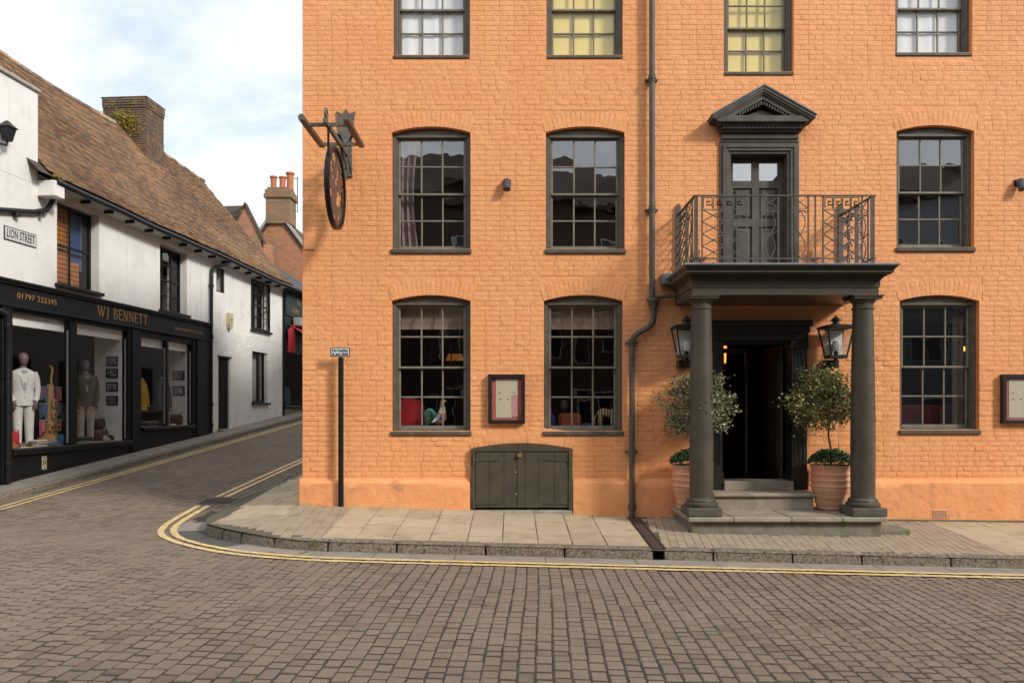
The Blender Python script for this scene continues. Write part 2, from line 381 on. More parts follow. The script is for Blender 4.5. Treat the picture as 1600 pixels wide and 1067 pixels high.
# setts: courses run across the High Street and on up Lion Street
def in_road(x, y):
    if y < -9 or y > 24: return False
    d, side = seg_dist((x, y), KSt[::4])
    if side < 0 and y > KY: return False          # under the pavement
    if y > KY - .02 and x > -3.0: return False
    if d < (.44 if x > -2.5 else (.34 if y < 1.3 else .25)): return False
    n = (Vector((x, y, 0)) - U0).dot(ND)
    return n > LK + .02
items = []
pitch = .125; th = math.atan2(40, 1260)
i0 = -90
for i in range(i0, 95):
    t = -12.5 + random.random() * .2
    while t < 24:
        big = t > 8
        l = random.choice([.095, .11, .13, .15, .17, .185, .20]) * (1.0 if not big else 1.0)
        cy = t + l/2; cx = i * pitch + (cy + 6) * math.tan(th) + .012 * math.sin(cy * 1.3 + i * .2) + rnd(-.003, .003)
        t += l + .020
        lim = (12 + cy) * .66 + 1.6
        if abs(cx) > lim or cx > 9.5: continue
        if in_road(cx, cy): items.append(sett_piece(cx, cy, pitch - .004 - rnd(0, .005), l, -th, z_road))
pieces(items, 'sett', m_sett, road, 300, 'setts')

# gutter channel stones and double yellow lines
def strip(path, w0, w1, zf, lift, mb, step_r=None):
    """ribbon between two offsets left of the path"""
    P = path; n = len(P); vs = []
    for i, p in enumerate(P):
        t = (P[min(i+1, n-1)] - P[max(i-1, 0)]).normalized(); nn = Vector((t.y, -t.x))
        for w_ in (w0, w1):
            q = p + nn * (w_[i] if isinstance(w_, list) else w_); vs.append((q.x, q.y, zf(q.x, q.y) + lift))
    mb.add(vs, [(2*i, 2*i+1, 2*i+3, 2*i+2) for i in range(n-1)])
def nrm(P, i):
    t = (P[min(i+1, len(P)-1)] - P[max(i-1, 0)]).normalized(); return Vector((-t.y, t.x))   # towards the roadway
chan = sgroup('gutter_channel')
run = [p for p in KS if p.y < .4]
k = 0
while k < len(run) - 2:
    j = min(len(run) - 1, k + random.choice([7, 8, 8, 9]))
    m = MB(); vs = []; rr = random.random()
    sec = [(.0, -.02), (.005, .004), (.405, .004), (.41, -.03)]
    for q in range(k, j + 1):
        nn = nrm(run, q); p = run[q]; tt = Vector((nn.y, -nn.x))
        sh = tt * (.004 if q == k else (-.004 if q == j else 0))
        for o_, dz in sec: z = p + nn * o_ + sh; vs.append((z.x, z.y, z_road(z.x, z.y) + dz + rr * .003))
    ns = len(sec); cnt = j - k + 1
    m.add(vs, [(a*ns + b, a*ns + b + 1, (a+1)*ns + b + 1, (a+1)*ns + b) for a in range(cnt-1) for b in range(ns-1)], rr)
    m.build('channel_stone', m_gutter if p.x > -3.5 or p.y > -.35 else m_asphalt, chan, True)
    k = j
YEL = [(16, -2.66), (-1.6, -2.66), (-2.6, -2.58), (-3.5, -2.26), (-4.3, -1.55), (-4.85, -.55), (-5.12, .5), (-5.16, 1.75)]
YEL2 = [(-5.14, 2.45), (-4.9, 6.9), (-3.95, 18.5)]
lines = sgroup('road_marking')
for pth, lo_ in ((YEL, 0), (YEL2, 0)):
    P = resample(pth, .15, 3)
    for a, b in ((-.045, .03), (.12, .195)):
        n = len(P); m = MB()
        strip(P, [-(a - .008 + rnd(-.006, .006)) for _ in P], [-(b + .010 + rnd(-.006, .006)) for _ in P], z_road, .0085, m)
        m.build('yellow_line', m_yellow, lines)
PL = [Vector(TW(-3.6 + i * .3, LK + .30, 0)[:2]) for i in range(82)]
for a in (0, .16):
    m = MB(); strip(PL, [a + rnd(-.006, .006) for _ in PL], [a + .08 + rnd(-.006, .006) for _ in PL], z_road, .0085, m); m.build('yellow_line', m_yellow, lines)
dc = MB(T=lambda x, y, z: (x, y, z_road(x, y) + z))
dc.box(-5.42, -4.86, 1.86, 2.34, -.02, .006)
dcv = tag(dc.build('drain_cover', m_asphalt), 'dark iron drain cover in the gutter at the street corner', 'drain cover')
g = MB(T=dc.T)
for i in range(7): g.box(-5.38 + i*.075, -5.345 + i*.075, 1.9, 2.3, .006, .013)
g.build('grate_bars', m_rust, dcv)
# ------------------------------------------------------------------ pavement round the orange building
m = MB()
PV = [p for p in KS]
inner = []
for p in PV:
    if p.x > -3.1 and p.y < 0: q = Vector((p.x, .12))
    elif p.y < .4: q = Vector((-3.05, .12))
    else: q = Vector((-3.0 + .0794 * p.y, p.y))
    inner.append(q)
vs = []; NR = 8
for p, q in zip(PV, inner):
    for k in range(NR + 1):
        r_ = p.lerp(q, k / NR); vs.append((r_.x, r_.y, z_pave(r_.x, r_.y) - .014))
m.add(vs, [(i*(NR+1) + k, (i+1)*(NR+1) + k, (i+1)*(NR+1) + k + 1, i*(NR+1) + k + 1) for i in range(len(PV)-1) for k in range(NR)])
pave = structure(m.build('pavement', m_sand, smooth=True))
KW = .17                                          # kerb width
def slab(x0, x1, y0, y1, skew=0.0, gap=.005):
    r = random.random(); dz = rnd(-.003, .003); b = .006
    c = [(x0+gap, y0+gap*2.6), (x1-gap, y0+gap*2.6), (x1-gap, y1-gap*2.6), (x0+gap, y1-gap*2.6)]
    c = [(x + skew * y + rnd(-.003, .003), y + rnd(-.003, .003)) for x, y in c]
    mx_, my_ = sum(p[0] for p in c)/4, sum(p[1] for p in c)/4
    def ins(p): return (p[0] + b * (1 if p[0] < mx_ else -1), p[1] + b * (1 if p[1] < my_ else -1))
    vs = [(x, y, z_pave(x, y) - .02) for x, y in c] + [(x, y, z_pave(x, y) - .004 + dz) for x, y in c] + [(*ins(p), z_pave(*ins(p)) + dz) for p in c]
    fs = [(8,9,10,11)] + [(i, (i+1) % 4, 4 + (i+1) % 4, 4+i) for i in range(4)] + [(4+i, 4 + (i+1) % 4, 8 + (i+1) % 4, 8+i) for i in range(4)]
    return (vs, fs, r)
slabs = []
def slab_zone(x0, x1, wmin, wmax, dmin, dmax, top=-.03):
    x = x0
    while x < x1 - .1:
        w_ = min(rnd(wmin, wmax), x1 - x)
        if x1 - x - w_ < .2: w_ = x1 - x
        y = KY + KW + .005; first = True
        while y < top - .05:
            d_ = rnd(dmin, dmax) * (.6 if first and random.random() < .5 else 1); first = False
            d_ = min(d_, top - y)
            if top - y - d_ < .16: d_ = top - y
            slabs.append(slab(x, x + w_, y, y + d_, 0)); y += d_
        x += w_
slab_zone(-2.35, 1.69, .40, .47, .42, .62)
slab_zone(6.1, 10.5, .55, .75, .45, .75)
pieces(slabs, 'paving_slab', m_stone, pave, 300)
# small pavers: the corner and in front of the porch
pv = []
def paver_zone(inside, x0, x1, y0, y1, ang, w_, l_):
    ca, sa = math.cos(ang), math.sin(ang); cx0, cy0 = (x0+x1)/2, (y0+y1)/2; Rr = math.hypot(x1-x0, y1-y0)/2 + .3
    n = int(Rr / w_) + 1
    for i in range(-n, n):
        t = -Rr + (i % 2) * l_ / 2
        while t < Rr:
            a = i * w_; X = cx0 + a*ca - t*sa; Y = cy0 + a*sa + t*ca; t += l_
            if x0 < X < x1 and y0 < Y < y1 and inside(X, Y): pv.append(sett_piece(X, Y, w_ - .003, l_ - .008, ang, lambda x_, y_: z_pave(x_, y_) - .004, .004, .006, .0012))
def kd(x, y): d, s_ = seg_dist((x, y), KSt[::3]); return d if s_ < 0 or y > 0 else -d
paver_zone(lambda x, y: y > KY + KW - .04 and y < -.10 and not (2.45 < x < 4.9 and y > -1.15), 1.90, 6.16, KY, 0, R(-7), .105, .21)
paver_zone(lambda x, y: kd(x, y) > KW - .05 and not (x > -3.0 and y > .05) and not (x < -3.25 and y > -.62), -4.5, -2.28, KY, .0, R(4), .13, .26)
pieces(pv, 'paver', m_paver, pave, 300, 'pavers')
# larger flags along Lion Street behind the corner
fl = []
def lion_flag(x0, x1, y0, y1):
    if kd((x0*3+x1)/4, (y0+y1)/2) > KW - .02: fl.append(slab(x0, x1, y0, y1, .0))
y = -.72
while y < 9:
    d_ = rnd(.55, .8); base = -3.16 + .0794 * max(0, y); edge = -4.62 + max(0, y - 1) * .085 + KW + .03 if y > .3 else -4.38 + KW - .1 * y
    edge = max(edge, -4.50 + KW); xm = lerp(edge, base, rnd(.42, .58))
    for a, b in ((edge, xm), (xm, base)):
        fl.append(slab(a, b, y, y + d_))
    y += d_
pieces(fl, 'paving_flag', m_stone, pave, 300)
# kerb stones
kerb = sgroup('kerb')
k = 0
while k < len(KS) - 2:
    p = KS[k]; cur = p.x < -2.0 and p.y < 1.2
    j = min(len(KS) - 1, k + (random.choice([7, 8, 9]) if not cur else random.choice([4, 5, 6])))
    if KS[k].x > 1.90 and KS[j].x < 1.90: j = max(k+1, next(i for i in range(k, len(KS)) if KS[i].x < 1.90))
    gap0 = 1.76 < KS[k].x < 1.90
    if gap0:                                      # opening of the rain channel
        k = next(i for i in range(k, len(KS)) if KS[i].x < 1.76); continue
    m = MB(); vs = []; r = random.random(); low = 0.0
    sec = [(.012, -.06), (.004, .0), (-.006, .105), (-.03, .134), (-.16, .139), (-KW, .12)]
    ns = len(sec); dzz = rnd(-.006, .006); sub = []
    for q in range(k, j):
        sub += [(q, 0.0), (q, .5)]
    sub.append((j, 0.0))
    for n_, (q, f) in enumerate(sub):
        p = KS[q].lerp(KS[min(q+1, len(KS)-1)], f); nn = nrm(KS, q); tt = Vector((nn.y, -nn.x)); e = n_ in (0, len(sub)-1)
        sh = tt * (.012 if n_ == 0 else (-.012 if n_ == len(sub)-1 else 0))
        drop = .05 * sst(-3.6, -4.6, p.x) * sst(-1.6, -.6, p.y) * sst(3, 1, p.y)
        for o_, dz in sec:
            wob = .007 * noise.noise(Vector((p.x * 9, p.y * 9, o_ * 30 + dz * 22))); z = p + nn * (o_ + wob - (.008 if e and o_ > -.1 else 0)) + sh
            vs.append((z.x, z.y, z_road(z.x, z.y) + (dz - (drop if dz > .05 else 0)) + wob * .8 + dzz * (dz > .05) - (.010 if e and dz > .05 else 0)))
    cnt = len(sub)
    m.add(vs, [(a*ns + b, a*ns + b + 1, (a+1)*ns + b + 1, (a+1)*ns + b) for a in range(cnt-1) for b in range(ns-1)] + [list(range(ns))[::-1], list(range((cnt-1)*ns, cnt*ns))], r)
    m.build('kerb_stone', m_kerb, kerb)
    k = j
# iron rain channel across the pavement
T_ = lambda x, y, z: (x, y, z_pave(x, y) + z)
m = MB(T=T_)
for i in range(8):
    a = -.12 + (KY + .16) * i / 8; b = -.12 + (KY + .16) * (i+1) / 8
    m.box(1.72, 1.745, b, a, -.03, .006); m.box(1.855, 1.88, b, a, -.03, .006); m.box(1.745, 1.855, b, a, -.03, -.003)
rc = tag(m.build('rain_channel', m_rust), 'rust brown iron rain channel crossing the pavement from the drainpipe foot', 'drain channel')
# grass in the gutter
def tufts(spots, name, label):
    m = MB()
    for (x, y, z, n, h) in spots:
        for _ in range(n):
            a = rnd(0, 6.28); r = rnd(0, .05); X, Y = x + r*math.cos(a), y + r*math.sin(a); hh = h * rnd(.5, 1.1); b = rnd(0, 6.28); l = rnd(.1, .7) * hh; wv = .004
            m.add([(X - wv*math.sin(b), Y + wv*math.cos(b), z), (X + wv*math.sin(b), Y - wv*math.cos(b), z), (X + l*math.cos(b), Y + l*math.sin(b), z + hh)], [(0,1,2)], random.random())
    o = tag(m.build(name, M('grass_blades', (.10, .15, .03), .7, ramp=[(.07,.11,.02),(.14,.20,.04),(.20,.19,.06)]), kind='stuff'), label, 'grass'); return o
sp = []
for i in range(60):
    u = rnd(-1, 8); p = TW(u, LK + rnd(.0, .10), 0); sp.append((p[0], p[1], z_road(p[0], p[1]) - .005, 9, .035))
for p, h in (((-2.42, KY + .03), .10), ((-.02, KY + .02), .09), ((-2.5, KY-.1), .03), ((-2.3, KY - .2), .03), ((-2.9, KY - .12), .03)):
    for _ in range(5): sp.append((p[0] + rnd(-.06, .06), p[1] + rnd(-.04, .04), z_road(*p) + (.08 if h > .05 else 0), 9, h * .7))
tufts(sp, 'gutter_grass', 'small tufts of grass growing along the kerbs')
# pavement and kerb on the shop side
m = MB(); N_ = 60
us = [-4 + i * .55 for i in range(N_)]
vs = []
for u in us:
    for n_ in (LK - .13, .4, -.05):
        p = TW(u, n_, 0); vs.append((p[0], p[1], z_lpave(p[1]) - .012 + .012 * (n_ < .3)))
m.add(vs, [(i*3 + k, i*3 + k + 1, (i+1)*3 + k + 1, (i+1)*3 + k) for i in range(N_-1) for k in range(2)])
lp = structure(m.build('shop_pavement', m_sand, smooth=True))
u = -3.8
while u < 27:
    l = rnd(.75, 1.0)
    for n0, n1 in ((LK - .12, .34), (.34, .0)):
        p4 = [TW(u + .006, n0, 0), TW(u + l - .006, n0, 0), TW(u + l - .006, n1, 0), TW(u + .006, n1, 0)]; dz = rnd(-.003, .003)
        vs = [(p[0], p[1], z_lpave(p[1]) - .03) for p in p4] + [(p[0], p[1], z_lpave(p[1]) + dz) for p in p4]
        MB().add(vs, [(4,5,6,7)] + [(i, (i+1) % 4, 4 + (i+1) % 4, 4+i) for i in range(4)], random.random() * .5).build('paving_slab', m_gutter, lp)
    u += l
u = -3.8
lkerb = sgroup('shop_kerb')
while u < 27:
    l = rnd(.8, 1.0); vs = []; sec = [(LK + .012, -.16), (LK, -.02), (LK - .025, .004), (LK - .115, .006), (LK - .12, -.05)]
    for i in range(4):
        uu = u + .006 + (l - .012) * i / 3
        for n_, dz in sec: p = TW(uu, n_ + rnd(-.003, .003), 0); vs.append((p[0], p[1], z_lpave(p[1]) + dz))
    MB().add(vs, [(a*5 + b, (a+1)*5 + b, (a+1)*5 + b + 1, a*5 + b + 1) for a in range(3) for b in range(4)] + [(0,1,2,3,4), (19,18,17,16,15)], random.random()).build('kerb_stone', m_kerb, lkerb)
    u += l
# ------------------------------------------------------------------ orange building
bld = thing('orange_building', 'three storey orange painted brick building with sash windows and columned porch', 'building', (2.5, 0, 0))
XL, XR, ZT = fx(472.5), 11.0, 8.8
WIN = []      # x0, x1, z sill, z springing, rise, storey
for a, b, py0, py1, st in ((612,735,470,673,0),(850,973,470,673,0),(1406,1530,470,671,0),(612,735,207,389,1),(853,976,207,389,1),(1401,1522,205,386,1),
                       (614,734,-72,86,2),(854,973,-72,86,2),(1131,1240,-40,112,2),(1399,1519,-72,82,2)):
    WIN.append((fx(a), fx(b), fz(py1), fz(py0), .085 if st < 2 else .06, st))
DOOR_UP = (fx(1137), fx(1235), 3.42, fz(238))
DOOR_DN = (fx(1120), fx(1240), .40, fz(528))
HATCH = (fx(736), fx(894), .0, fz(701), .085)
holes = [(a, b, c, d) for a, b, c, d, e, f in WIN] + [DOOR_UP, DOOR_DN, HATCH[:4]]
def arch_pts(x0, x1, zs, rise, n=12):
    return [(lerp(x0, x1, i/n), zs + rise * (1 - (2*i/n - 1) ** 2)) for i in range(n + 1)]
def wall_sheet(y, arches=True):
    m = MB()
    xs = sorted(set([XL, XR] + [h[0] for h in holes] + [h[1] for h in holes])); zs = sorted(set([-.4, ZT] + [h[2] for h in holes] + [h[3] for h in holes]))
    arch = {(round(w_[0], 4), round(w_[3], 4)): w_[4] for w_ in WIN}; arch[(round(HATCH[0], 4), round(HATCH[3], 4))] = HATCH[4]
    top = {}
    for a in [w_[:2] + (w_[3], w_[4]) for w_ in WIN] + [(HATCH[0], HATCH[1], HATCH[3], HATCH[4])]:
        zn = min(z for z in zs if z > a[2] + .12); top[a] = zn
    for i in range(len(xs)-1):
        for j in range(len(zs)-1):
            cx, cz = (xs[i]+xs[i+1])/2, (zs[j]+zs[j+1])/2
            if any(h[0] < cx < h[1] and h[2] < cz < h[3] for h in holes): continue
            z0 = zs[j]
            hit = False
            for (a0, a1, az, ar), zn in top.items():
                if a0 < cx < a1 and az <= cz < zn: hit = True
            if hit: continue
            m.add([(xs[i], y, zs[j]), (xs[i+1], y, zs[j]), (xs[i+1], y, zs[j+1]), (xs[i], y, zs[j+1])], [(0,1,2,3)])
    for (a0, a1, az, ar), zn in top.items():
        P = arch_pts(a0, a1, az, ar)
        for p, q in zip(P, P[1:]): m.add([(p[0], y, p[1]), (q[0], y, q[1]), (q[0], y, zn), (p[0], y, zn)], [(0,1,2,3)])
    return m
m = wall_sheet(.0045)
for (x0, x1, z0, z1, ar) in [w_[:5] for w_ in WIN] + [(*DOOR_UP, 0), (*DOOR_DN, 0), HATCH]:      # reveals
    dp = .30
    P = [(x0, z0)] + (arch_pts(x0, x1, z1, ar) if ar else [(x0, z1), (x1, z1)]) + [(x1, z0)]
    n = len(P)
    m.add([(p[0], .004, p[1]) for p in P] + [(p[0], dp, p[1]) for p in P], [(i, (i+1) % n, n + (i+1) % n, n + i) for i in range(n)])
dy_ = 8.0
m.add([(XL, .004, -.4), (XL + .0794*dy_, dy_, -.4), (XL + .0794*dy_, dy_, ZT), (XL, .004, ZT)], [(0,1,2,3)])     # Lion Street side
m.add([(XR, .004, -.4), (XR, dy_, -.4), (XR, dy_, ZT), (XR, .004, ZT)], [(0,1,2,3)])
m.add([(XL + .0794*dy_, dy_, -.4), (XR, dy_, -.4), (XR, dy_, ZT), (XL + .0794*dy_, dy_, ZT)], [(0,1,2,3)])
wall = m.build('wall', m_orange, bld)
# bricks under the paint
FRM = [(w_[0], w_[1], w_[2] - .09, w_[3], w_[4]) for w_ in WIN]
excl = [(a, b, c, d) for a, b, c, d, e in FRM] + [DOOR_UP, (DOOR_DN[0], DOOR_DN[1], -.5, DOOR_DN[3]), (HATCH[0], HATCH[1], -.5, HATCH[3])]
archz = [(a - .05, b + .05, d, d + e + .25) for a, b, c, d, e in FRM if e > .07] + [(HATCH[0] - .03, HATCH[1] + .03, HATCH[3], HATCH[3] + HATCH[4] + .015)] + [(a - .05, b + .05, d, d + .3) for a, b, c, d, e in FRM if e < .07]
def wob(x, z): return .005 * noise.noise(Vector((x * .9, z * .9, 3.1))) + .003 * noise.noise(Vector((x * 3.1, z * 3.1, 8.1)))
def brick_quad(P, amp=1.0):
    """P: four (x, z) corners anticlockwise"""
    cx = sum(p[0] for p in P)/4; cz = sum(p[1] for p in P)/4
    amp *= max(.15, min(1.2, .52 + 1.1*noise.noise(Vector((cx*.55, cz*.7, 6.6))) + (.55 if cz < 2.6 else 0)))
    amp *= .28 if cz < 2.6 else .14
    pr = -.0008 - .0012 * amp - random.random() ** 7 * .016 * amp + wob(cx, cz) * .5; tx, tz = rnd(-.008, .008) * amp, rnd(-.018, .018) * amp
    j = lambda: rnd(-.0022, .0022)
    o = [(p[0], -.0006 + .0022*amp + wob(cx, cz)*.5, p[1]) for p in P]
    def ring(f, dy__):
        out_ = []
        for p in P:
            ix = p[0] + f * (1 if p[0] < cx else -1) + j(); iz = p[1] + f * (1 if p[1] < cz else -1) + j()
            out_.append((ix, pr + dy__ + (ix-cx)*tx + (iz-cz)*tz, iz))
        return out_
    vs = o + ring(.004, .0012) + ring(.015, 0)
    fs = [(8,9,10,11)] + [(i, (i+1) % 4, 4 + (i+1) % 4, 4+i) for i in range(4)] + [(4+i, 4 + (i+1) % 4, 8 + (i+1) % 4, 8+i) for i in range(4)]
    return (vs, fs, random.random())
bricks = []
CH = .0745
zc = -.06; row = 0
while zc < ZT - .05:
    z0, z1 = zc, zc + CH
    blocks = [(a, b) for a, b, c, d in excl + archz if min(z1, d) - max(z0, c) > .022]
    blocks.sort(); free = []; x = XL
    for a, b in blocks:
        if a > x: free.append((x, a))
        x = max(x, b)
    if x < XR: free.append((x, XR))
    for a, b in free:
        x = a; k = row
        if a == XL and row % 2: x = a - .11
        while x < b - .01:
            L = .222 if (row % 2 == 0 or random.random() < .6) else .112
            if row % 2 == 1 and random.random() < .25: L = .112
            e = min(x + L + rnd(-.008, .008), b)
            if b - e < .05: e = b
            s0 = max(x, a)
            if e - s0 > .02:
                sg = .012 * noise.noise(Vector((s0 * .35, row * .05, 1.7))); sg2 = .012 * noise.noise(Vector((e * .35, row * .05, 1.7)))
                bricks.append(brick_quad([(s0 + .0025, z0 + sg + .002), (e - .0025, z0 + sg2 + .002), (e - .0025, z1 + sg2 - .002), (s0 + .0025, z1 + sg - .002)], 1.0))
            x = e
    zc += CH; row += 1
for (x0, x1, z0, zs, ar) in FRM + [(HATCH[0], HATCH[1], 0, HATCH[3], HATCH[4])]:          # flat gauged arches
    hat = ar > .1; n = int(round((x1 - x0 + .1) / .072)); H = .24 if not hat else .0
    if hat: continue
    for i in range(n):
        a, b = i / n, (i+1) / n; xa, xb = lerp(x0, x1, a), lerp(x0, x1, b); f = lambda t: zs + ar * (1 - (2*t - 1) ** 2)
        sp_ = .09; ta, tb = lerp(x0 - sp_, x1 + sp_, a), lerp(x0 - sp_, x1 + sp_, b); g = lambda t: zs + H + ar * (1 - (2*t - 1) ** 2) * .9
        bricks.append(brick_quad([(xa + .002, f(a) + .003), (xb - .002, f(b) + .003), (tb - .002, g(b)), (ta + .002, g(a))], .7))
pieces(bricks, 'brick', m_orange, wall, 300, 'bricks', smooth=True)
# plinth with chamfered top
def plinth(x0, x1, zt, e0=True, e1=True):
    m = MB(); n = max(2, int((x1 - x0) / .12)); sec = [(-.35, -.085), (zt - .34, -.085), (zt - .24, -.083), (zt - .12, -.083), (zt - .04, -.080), (zt + .025, -.012), (zt + .03, .01)]; vs = []
    for i in range(n + 1):
        x = lerp(x0, x1, i/n); ends = (i == 0 and e0) or (i == n and e1)
        for k, (z, y) in enumerate(sec):
            wv = .010 * noise.noise(Vector((x*2.2, z*3, 5))) + .005 * noise.noise(Vector((x*8, z*9, 2)))
            vs.append((x, y + (wv if y < -.05 else 0) + (.02 if ends and y < -.02 else 0), z + (.008 * noise.noise(Vector((x*1.5, 0, 9))) if k > 3 else 0)))
    ns = len(sec)
    m.add(vs, [(i*ns + k, (i+1)*ns + k, (i+1)*ns + k + 1, i*ns + k + 1) for i in range(n) for k in range(ns-1)])
    for i, e in ((0, e0), (n, e1)):
        if e: m.add([vs[i*ns + k] for k in range(ns)] + [(vs[i*ns][0], .01, -.35)], [list(range(ns + 1))])
    m.build('plinth', m_plinth, bld, True)
plinth(XL - .03, HATCH[0] - .01, .475); plinth(HATCH[1] + .01, fx(1060), .475, True, True); plinth(5.0, XR, .475, True, False)
m = MB(); m.box(XL - .06, XL, .0, .9, -.3, .5); m.build('plinth', m_plinth, bld)

# interior shells
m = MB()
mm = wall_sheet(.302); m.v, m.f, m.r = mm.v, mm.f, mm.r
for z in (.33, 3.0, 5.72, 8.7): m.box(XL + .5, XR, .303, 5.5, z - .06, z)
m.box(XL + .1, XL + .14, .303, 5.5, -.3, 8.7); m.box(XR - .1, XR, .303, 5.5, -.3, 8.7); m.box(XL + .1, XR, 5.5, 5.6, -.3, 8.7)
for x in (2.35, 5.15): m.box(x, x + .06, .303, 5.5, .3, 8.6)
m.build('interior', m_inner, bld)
m = MB(); m.box(XL + .02, XR, .01, dy_, ZT, ZT + .1); m.build('roof', m_lead, bld)

def sash_window(x0, x1, z0, zs, rise, st):
    cw = x1 - x0; f = .058 if st < 2 else .06; hd = zs - .05
    m = MB(); yo = .085
    m.bbox(x0 + .001, x0 + f, yo, .24, z0, hd + .02, .008); m.bbox(x1 - f, x1 - .001, yo, .24, z0, hd + .02, .008)
    m.bbox(x0 + f, x0 + f + .02, yo + .02, .24, z0, hd, .004); m.bbox(x1 - f - .02, x1 - f, yo + .02, .24, z0, hd, .004)
    P = [(x0 + .001, hd), (x1 - .001, hd)] + [(min(x1 - .001, max(x0 + .001, p[0])), p[1] - .002) for p in arch_pts(x0, x1, zs, rise)][::-1]
    m.prism(P, yo + .006, .24); m.box(x0 + f, x1 - f, yo - .012, yo + .007, hd - .004, hd + .03)
    win = m.build('window', m_sash, bld)
    MB().bbox(x0 - (.018 if st < 2 else -.002), x1 + (.018 if st < 2 else -.002), -.032 if st < 2 else -.015, .20, z0 - (.072 if st < 2 else .06), z0 - .008, .010).build('sill', m_darkold, win)
    MB().bbox(x0 + .01, x1 - .01, .06, .22, z0 - .012, z0 + .012, .006).build('sill_board', m_darkold, win)
    a, b = x0 + f + .02, x1 - f - .02; zm = lerp(z0, hd, .5) + .005; bw = .0125
    for (lo_, hi_, y, low) in ((zm - .016, hd, .135, False), (z0 + .01, zm + .018, .175, True)):
        s_ = MB(); sw = .032; br = .062 if low else .032
        s_.bbox(a, a + sw, y, y + .035, lo_, hi_, .005); s_.bbox(b - sw, b, y, y + .035, lo_, hi_, .005)
        s_.bbox(a + sw, b - sw, y + .001, y + .034, lo_, lo_ + br, .005); s_.bbox(a + sw, b - sw, y + .001, y + .034, hi_ - .032, hi_, .005)
        xi0, xi1, zi0, zi1 = a + sw, b - sw, lo_ + br, hi_ - .032
        xs_ = [lerp(xi0, xi1, i/3) for i in range(4)]; zz = [lerp(zi0, zi1, i/2) for i in range(3)]
        for x in xs_[1:3]: s_.bbox(x - bw, x + bw, y + .003, y + .03, zi0, zi1, .006)
        for i in range(3): s_.bbox(xs_[i] + bw * (i > 0), xs_[i+1] - bw * (i < 2), y + .004, y + .029, zz[1] - bw, zz[1] + bw, .006)
        s_.build('sash', m_bar, win)
        for i in range(3):
            for j in range(2):
                t1, t2 = rnd(-.0035, .0035), rnd(-.004, .004); X0, X1, Z0, Z1 = xs_[i], xs_[i+1], zz[j], zz[j+1]; yy = y + .018
                q = [(X0, yy - t1, Z0), (X1, yy + t1, Z0), (X1, yy + t1 + t2, Z1), (X0, yy - t1 + t2, Z1)]
                MB().add(q, [(0,1,2,3)]).build('pane', m_glass_up if st == 1 else m_glass, win)
    return win
for w_ in WIN: sash_window(*w_)
# iron tie bricks and small blocks on the wall
MB().bbox(XL + .02, XL + .19, -.018, 0, 3.9, 4.13, .01).build('repair_patch', m_orange, bld)
for x in (fx(1095), fx(1271)): MB().bbox(x - .05, x + .09, -.10, .0, 3.76, 3.90, .012).build('corbel_block', m_orange, bld)
v = MB(); v.bbox(fx(1453), fx(1475), -.095, -.07, fz(808), fz(795), .006)
vent = v.build('air_brick', m_terra, bld)
h_ = MB()
for i in range(6):
    for j in range(3): h_.box(fx(1453) + .022 + i*.031, fx(1453) + .037 + i*.031, -.0965, -.09, fz(808) + .022 + j*.034, fz(808) + .042 + j*.034)
h_.build('vent_holes', m_inner, vent)

# cellar hatch
x0, x1, z0, zs, ar = HATCH
ht = MB(); zb = .07
ht.bbox(x0, x0 + .06, -.075, .03, zb - .02, zs, .006); ht.bbox(x1 - .06, x1, -.075, .03, zb - .02, zs, .006)
P = [(x0, zs - .03), (x1, zs - .03)] + [(p[0], p[1]) for p in arch_pts(x0, x1, zs, ar)][::-1]
ht.prism(P, -.078, .03)
hatch = ht.build('cellar_hatch', m_dark, bld)
MB().bbox(x0 + .01, x1 - .01, -.12, .02, zb - .115, zb - .03, .01).build('hatch_sill', m_porchstone, hatch)
xa, xb = x0 + .065, x1 - .065; nb = 7; ws = [1, 1.05, .95, .55, 1.0, 1.1, 1.0]; tot = sum(ws); x = xa
for i in range(nb):
    e = x + (xb - xa) * ws[i] / tot
    MB().bbox(x + .0015, e - .0015, -.062 if i != 3 else -.072, -.03, zb + rnd(0, .008), zs - .035, .005).build('board', m_dark, hatch); x = e
for z in (zb + .07, zs - .16):
    for s_, xx in ((1, x0 + .05), (-1, x1 - .05)):
        P = [(xx, z - .022), (xx + s_*.34, z - .010), (xx + s_*.38, z), (xx + s_*.34, z + .010), (xx, z + .022)]
        MB().prism(P, -.073, -.060).tube([(xx - s_*.01, -.082, z - .07), (xx - s_*.01, -.078, z + .07)], .015, 8).build('hinge', m_dark, hatch)
xm = fx(812); pz = fz(709)
MB().bbox(xm - .018, xm + .018, -.088, -.07, pz + .02, pz + .16, .004).build('hasp', m_dark, hatch)
pl = MB().bbox(xm - .03, xm + .03, -.115, -.088, pz - .045, pz + .01, .006).build('padlock', M('brass', (.55, .40, .16), .35, metal=.8), hatch)
MB().tube([(xm - .018, -.10, pz), (xm - .018, -.10, pz + .035), (xm, -.10, pz + .052), (xm + .018, -.10, pz + .035), (xm + .018, -.10, pz)], .005, 6).build('shackle', M('steel', (.5, .5, .5), .3, metal=.9), hatch)
for z in (.60, .28): MB().ball((fx(806), -.074, z), .009, .006, .009, 8, 6).build('bolt_head', M('zinc', (.6, .6, .6), .4, metal=.6), hatch)

